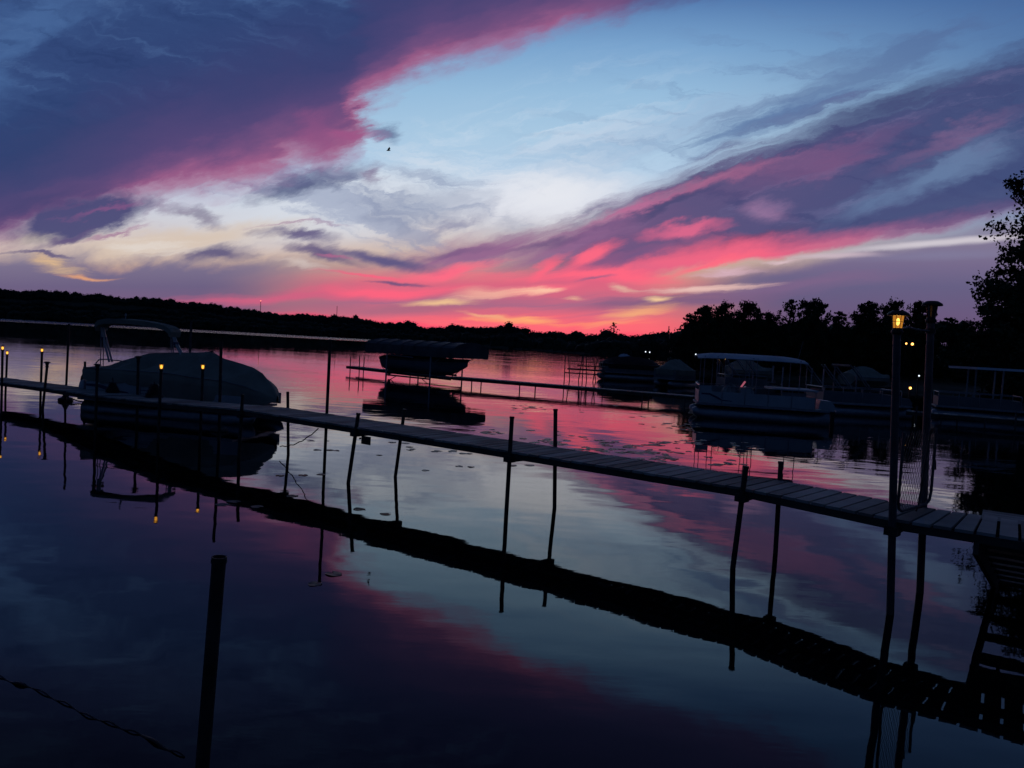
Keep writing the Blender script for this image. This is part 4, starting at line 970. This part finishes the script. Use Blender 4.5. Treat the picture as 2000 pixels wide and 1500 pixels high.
# the open one with the pale roof, right of centre
a = fpoint(1357, 33.6, 0); b = fpoint(1640, 32.6, 0); rz = math.atan2(b.y - a.y, b.x - a.x)
nv = Vector((-math.sin(rz), math.cos(rz), 0))
C_ = pontoon_open(a + nv * 1.2, rz, 'open pontoon boat with a long pale arched roof and white side panels, right of centre', L=(b - a).length + .05, canopy=(.15, 4.75, 2.68), stern_pad=True)
def boat_at(px0, px1, y, label, **k):
    a = fpoint(px0, y, k.pop('z', 0)); b = fpoint(px1, y + k.pop('dy', 0), a.z); r_ = math.atan2(b.y - a.y, b.x - a.x)
    return pontoon_open(a + Vector((-math.sin(r_), math.cos(r_), 0)) * 1.2, r_, label, L=(b - a).length, **k)
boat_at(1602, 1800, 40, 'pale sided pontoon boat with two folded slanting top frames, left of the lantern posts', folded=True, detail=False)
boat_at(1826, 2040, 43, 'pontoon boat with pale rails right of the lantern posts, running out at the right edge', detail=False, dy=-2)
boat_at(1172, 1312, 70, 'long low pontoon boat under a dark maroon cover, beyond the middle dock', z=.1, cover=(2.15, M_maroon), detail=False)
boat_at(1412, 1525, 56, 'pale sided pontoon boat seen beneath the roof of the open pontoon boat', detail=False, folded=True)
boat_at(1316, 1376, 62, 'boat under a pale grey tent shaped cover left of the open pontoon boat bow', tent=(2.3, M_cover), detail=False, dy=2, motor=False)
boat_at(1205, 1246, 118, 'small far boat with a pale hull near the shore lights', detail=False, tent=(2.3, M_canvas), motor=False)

# ---------------------------------------------------------------- boat lifts
def lift_frame(o, Lx, Wy, zt, zb=.45, posts=True):
    for sx in (-1, 1):
        for sy in (-1, 1):
            MB().tube([(sx * Lx / 2, sy * Wy / 2, -1.2), (sx * Lx / 2, sy * Wy / 2, zt)], .05, 8).build('post', M_alu, o)
        MB().bar((sx * Lx / 2, -Wy / 2, zb), (sx * Lx / 2, Wy / 2, zb), .09, .12).build('cross_beam', M_post, o)
    for sy in (-1, 1):
        MB().bar((-Lx / 2, sy * Wy / 2, zb - .12), (Lx / 2, sy * Wy / 2, zb - .12), .07, .1).build('side_beam', M_post, o)
        MB().bar((-Lx / 2 - .4, sy * .5, zb + .16), (Lx / 2 + .4, sy * .5, zb + .16), .1, .12).build('bunk', M_rail, o)
        for sx in (-1, 1): MB().tube([(sx * Lx / 2, sy * .5, zb + .04), (sx * Lx / 2 * .9, sy * Wy / 2, zb + .42)], .025, 6).build('guide', M_post, o)
        MB().tube([(-Lx / 2, sy * Wy / 2, -.2), (-Lx / 2 + 1.1, sy * Wy / 2, zb - .1)], .025, 6).build('brace', M_post, o)
ang = R(40); rz = -ang; ex = Vector((math.cos(rz), math.sin(rz), 0)); ey = Vector((-math.sin(rz), math.cos(rz), 0))
Lc, Wc = 8.5, 3.1
corner = fpoint(889, 47, 0); ctr = corner - ex * Lc / 2 + ey * Wc / 2
Bl = empty('boat_lift', ctr, rz, 'boat lift with a dark scalloped canopy standing in the water left of centre', 'boat lift')
lift_frame(Bl, 4.2, 2.9, 1.95, .40)
rows = []
nk = 49
prof = [(-Wc / 2 - .02, 1.66), (-Wc / 2 - .03, 2.05), (-Wc / 2, 2.34), (-Wc / 2 + .25, 2.47), (-.7, 2.62), (0, 2.70)]
prof += [(-p[0], p[1]) for p in prof[-2::-1]]
for k in range(nk):
    f = k / (nk - 1); x = -Lc / 2 + Lc * f; sag = .025 * abs(math.sin(f * math.pi * 7)); ed = .05 * abs(math.sin(f * math.pi * 14))
    rows.append([(x, y * (1.0), z - (sag if 1.8 < z else 0) - (ed if z < 1.8 else 0) + (.06 if z < 1.8 else 0)) for y, z in prof])
cn = MB().grid(rows).ngon(rows[0]).ngon(rows[-1]).build('canopy', M_tarp, Bl)
for k in range(8):
    x = -Lc / 2 + Lc * k / 7
    MB().tube([(x, y, z + .012) for y, z in prof[1:-1]], .02, 6).build('roof_bow', M_tarp, cn)
for sy in (-1, 1):
    MB().tube([(-Lc / 2 + .2, sy * 1.45, 1.9), (Lc / 2 - .2, sy * 1.45, 1.9)], .03, 6).build('canopy_rail', M_alu, Bl)
    MB().tube([(-2.1, sy * 1.45, 1.62), (.5, sy * 1.45, 1.56)], .04, 8).build('side_tube', M_alu, Bl)
    MB().tube([(Lc / 2 - .9, sy * 1.45, 1.85), (2.1, sy * 1.45, 1.2)], .025, 6).build('brace', M_alu, Bl)
MB().tube([(-2.1 + .38 * math.cos(a * .5236), -1.56, 1.0 + .38 * math.sin(a * .5236)) for a in range(13)], .02, 6).build('winch_wheel', M_post, Bl)
# the runabout on it
Rb = empty('runabout', ctr + ex * .25 + Vector((0, 0, .46)), rz, 'dark runabout sitting under a cover on the canopied boat lift', 'boat')
rows = []
for k in range(25):
    f = k / 24; x = -3.5 + 7.2 * f
    bw = 1.12 * (1 - max(0, (f - .5) / .5) ** 2.4) + .02; zk = .0 + .75 * max(0, (f - .62) / .38) ** 2.2; zg = .96 + .16 * f ** 2
    ch_ = min(zg - .02, zk + .30)
    row = [(x, -bw, zg), (x, -bw * .94, (zg + ch_) / 2), (x, -bw * .80, ch_), (x, -bw * .4, (zk + ch_) / 2 - .03), (x, 0, zk)]
    rows.append(row + [(p[0], -p[1], p[2]) for p in row[-2::-1]])
MB().grid(rows).ngon(rows[0]).build('hull', M_navy, Rb, smooth=True)
rows2 = []
for k in range(25):
    f = k / 24; r0 = rows[k][0]; bw = -r0[1]; zg = r0[2]; hump = .34 * math.exp(-((f - .42) / .16) ** 2) + .14 * (1 - f)
    row = [(r0[0], -bw * 1.02, zg - .12), (r0[0], -bw * 1.02, zg + .03), (r0[0], -bw * .6, zg + .05 + hump * .75), (r0[0], 0, zg + .08 + hump)]
    rows2.append(row + [(p[0], -p[1], p[2]) for p in row[-2::-1]])
MB().grid(rows2).ngon(rows2[0]).build('cover', M_tarp, Rb)
mo = MB().lathe([(.1, .2), (.17, .4), (.2, .75), (.15, .95), (.03, 1.0)], (-3.7, 0, 0), 12).build('outboard_motor', M_black, Rb, smooth=True)
MB().box((-3.72, 0, -.05), (.2, .08, .6)).build('leg', M_black, mo)
MB().tube([(3.62, 0, 1.1), (3.82, 0, 1.16)], .05, 8).build('bow_roller', M_alu, Rb)

def small_lift(px, y, rz, lab, boat=None, zt=2.2, L=3.2, canopy=False, zb=.9):
    o = empty('boat_lift', fpoint(px, y, 0), rz, lab, 'boat lift', None); lift_frame(o, L, 2.7, zt, zb)
    if canopy:
        MB().prism([(-1.4, -1.5, zt), (1.4, -1.5, zt), (1.4, -1.4, zt + .14), (-1.4, -1.4, zt + .14)], None, (0, 3.0, 0)).build('canopy', M_canvas, o)
    if boat:
        b = empty('covered_boat', fpoint(px, y, zb + .2), rz, boat, 'boat'); rows = []
        for k in range(17):
            f = k / 16; x = -1.5 + 3.6 * f; w_ = 1.05 * (1 - .9 * max(0, (f - .5) / .5) ** 2.5); t_ = .95 + .55 * math.sin(min(1, f * 1.3) * math.pi) ** .7
            row = [(x, -w_ * .5, 0.06 + .25 * max(0, f - .6)), (x, -w_, .45), (x, -w_, .72), (x, -w_ * .45, (.72 + t_) / 2 + .08), (x, 0, t_)]
            rows.append(row + [(p[0], -p[1], p[2]) for p in row[-2::-1]])
        MB().grid([[(p[0], p[1], p[2]) for p in r_] for r_ in rows], closed=True).ngon(rows[0]).build('hull_and_cover', M_cover, b)
        MB().tube([(-1.5, -1.06, .7), (1.2, -1.02, .7)], .03, 6).build('rub_rail', M_alu, b)
    return o
small_lift(1690, 58, .2, 'boat lift holding a tent covered boat high behind the folded top frames', 'pale tent covered boat raised on a lift behind the folded top frames', 2.5)
small_lift(1560, 52, -.1, 'lift frame with pale uprights behind the right end of the pale roof', None, 2.3, 2.6)
small_lift(1925, 47, 0, 'boat lift with a thin flat pale canopy near the right edge', None, 2.82, .5, canopy=True, zb=.6)
small_lift(1458, 60, .1, 'boat lift with a covered boat behind the front half of the pale roof', 'covered boat on a lift seen through the poles of the pale roof', 2.2)
# dark dock end with slanting poles, left of the maroon boat
V = empty('dock_end', fpoint(1112, 66, 0), -.18, 'dark end of a far dock with crossed slanting poles left of the maroon covered boat', 'dock')
MB().box((1.6, .0, .95), (3.2, 1.2, .12)).build('deck', M_rail, V); MB().box((1.9, .9, 1.25), (2.4, .5, .1)).build('upper_bench', M_rail, V)
for (x0, x1, z1) in ((-.2, -.22, 2.1), (.35, .05, 2.1), (.9, 1.25, 2.2), (1.35, 1.3, 2.3), (1.75, 1.55, 2.1), (2.1, 2.5, 2.0), (2.6, 2.2, 1.9), (3.1, 3.1, 1.8)):
    MB().tube([(x0, -.62, -1), (x1, -.62, z1)], .045, 6).build('pole', M_post, V)
MB().bar((-.25, -.62, .62), (3.2, -.62, .62), .06, .1).build('rail', M_rail, V)

# ---------------------------------------------------------------- other docks
def plain_dock(pts, W_, lab, legs, zt=2.0, thick=.16, longposts=()):
    """pts: two points on the near top edge; legs as directions"""
    a, b = pts; o = empty('far_dock', (0, 0, 0), 0, lab, 'dock'); d = (b - a).normalized(); nv = Vector((d.y, -d.x, 0)); nv = nv if nv.y > 0 else -nv
    mb = MB(); n_ = int((b - a).length / .2)
    for k in range(n_):
        p = a.lerp(b, (k + .06) / n_); q = a.lerp(b, (k + .94) / n_)
        mb.prism([p - Vector((0, 0, .035)), q - Vector((0, 0, .035)), q + nv * W_ - Vector((0, 0, .035)), p + nv * W_ - Vector((0, 0, .035))], None, (0, 0, .035))
    mb.build('deck_planks', M_wood, o)
    for s in (.03, W_ - .03): MB().bar(a + nv * s - Vector((0, 0, .036 + thick / 2)), b + nv * s - Vector((0, 0, .036 + thick / 2)), .05, thick).build('side_rail', M_rail, o)
    line = [a, b]; back = [a + nv * W_, b + nv * W_]
    for px, side, up in legs:
        c = edge_at(px, line if side == 'n' else back); off = -nv * .04 if side == 'n' else nv * .04
        MB().tube([c + off + Vector((0, 0, up)), c + off + Vector((.03 * (1 if side == 'n' else -1), 0, -a.z - 1.0))], .036, 8).build('leg_post', M_post, o)
    return o
a = at_z(1500, 786, .56); b = at_z(884, 736, .56)
plain_dock((a, b), 1.1, 'low plank dock running from the pale roofed boat to the canopied lift', [(1021, 'n', -.05), (1042, 'f', -.05), (1124, 'n', -.05), (1146, 'f', -.05), (1250, 'n', -.05), (1272, 'f', -.05), (921, 'n', -.05), (943, 'f', -.05), (1345, 'n', -.05), (1420, 'f', -.05)])
a = at_z(880, 737, .50); b = at_z(676, 714.5, .50)
plain_dock((a, b), .9, 'outer end of the middle dock left of the canopied lift, with three thin posts', [(683, 'n', .75), (702, 'n', .85), (708, 'f', .7), (752, 'n', .3), (800, 'f', .1)])
a = at_z(2060, 826, .52); b = at_z(1770, 803, .52)
plain_dock((a, b), 1.0, 'dark low dock beyond the gate posts at the right edge', [(1841, 'n', -.05), (1871, 'f', -.05), (1925, 'n', -.05), (1985, 'n', .4), (1792, 'n', .3)])
# tall mooring pole beyond the boat
p = fpoint(371, 29, 0); ptop = 2.75 + (HOR(371) - 628) * 29 / FPX
mp_ = empty('mooring_pole', p, 0, 'tall thin pole standing in the water just behind the right leg of the raised top', 'pole')
MB().tube([(0, 0, -1), (.05, 0, ptop)], .045, 8).build('shaft', M_post, mp_); MB().tube([(.05, 0, ptop - .01), (.05, 0, ptop + .03)], .055, 8).build('cap', M_rust, mp_)

# ---------------------------------------------------------------- shore lights
def lamp(px, py, y, r_, m_, lab, k=1):
    r0 = ray(px, py); p = EYE + r0 * (y / r0.y); o = empty('shore_lamp', (p.x, p.y, .3), 0, lab, 'lamp')
    z = p.z - .3
    MB().tube([(0, .1, 0), (0, .1, z + .1), (0, .0, z + .16)], .04, 6).build('pole', M_black, o)
    MB().lathe([(r_ * .5, z - r_), (r_, z - r_ * .3), (r_ * .9, z + r_ * .6), (r_ * .4, z + r_)], n=10).build('bulb', m_, o)
    MB().lathe([(r_ * 1.5, z + r_), (r_ * .7, z + r_ * 1.7), (.01, z + r_ * 1.8)], n=10).build('shade', M_black, o)
M_or = emit('orange_bulb', (1, .42, .09), 5); M_wh = emit('white_bulb', (.8, .9, 1), 1.6)
lamp(1782, 672, 96, .15, M_or, 'orange lamp glowing among the trees between the two gate lanterns')
lamp(1770, 671, 97, .10, M_or, 'small orange lamp just left of the larger orange one among the trees')
lamp(1778, 758, 47, .07, M_or, 'orange glow added as the reflection of the orange lamp, low between the gate posts')  # added bulb imitating the orange lamp's reflection in the water
lamp(1911, 686, 90, .10, M_wh, 'tiny white lamp in the dark right of the gate posts')
lamp(1795, 734, 60, .06, M_wh, 'tiny white lamp low between the gate posts')
lamp(1416, 700, 58, .08, M_or, 'faint warm lamp seen beneath the front of the pale roof')
lamp(1261, 687, 380, .30, M_wh, 'left one of a pair of white lamps on the far shore')
lamp(1269, 688, 380, .30, M_wh, 'right one of a pair of white lamps on the far shore')
lamp(1359, 692, 105, .09, M_wh, 'tiny white lamp at the foot of the tree line, left of the pale roof')
# bird
r0 = ray(759, 294); p = EYE + r0 * 70; bd = empty('bird', p, .3, 'small dark bird flying high, left of centre', 'bird')
MB().tube([(-.2, 0, -.03), (-.1, 0, 0), (.05, 0, .02), (.18, 0, .03)], [.01, .05, .055, .012], 8).build('body', M_black, bd)
for s in (-1, 1): MB().prism([(.06, 0, .02), (.12, s * .22, .14), (.0, s * .46, .22), (-.1, s * .2, .1), (-.08, 0, .02)], None, (0, 0, .01)).build('wing', M_black, bd)
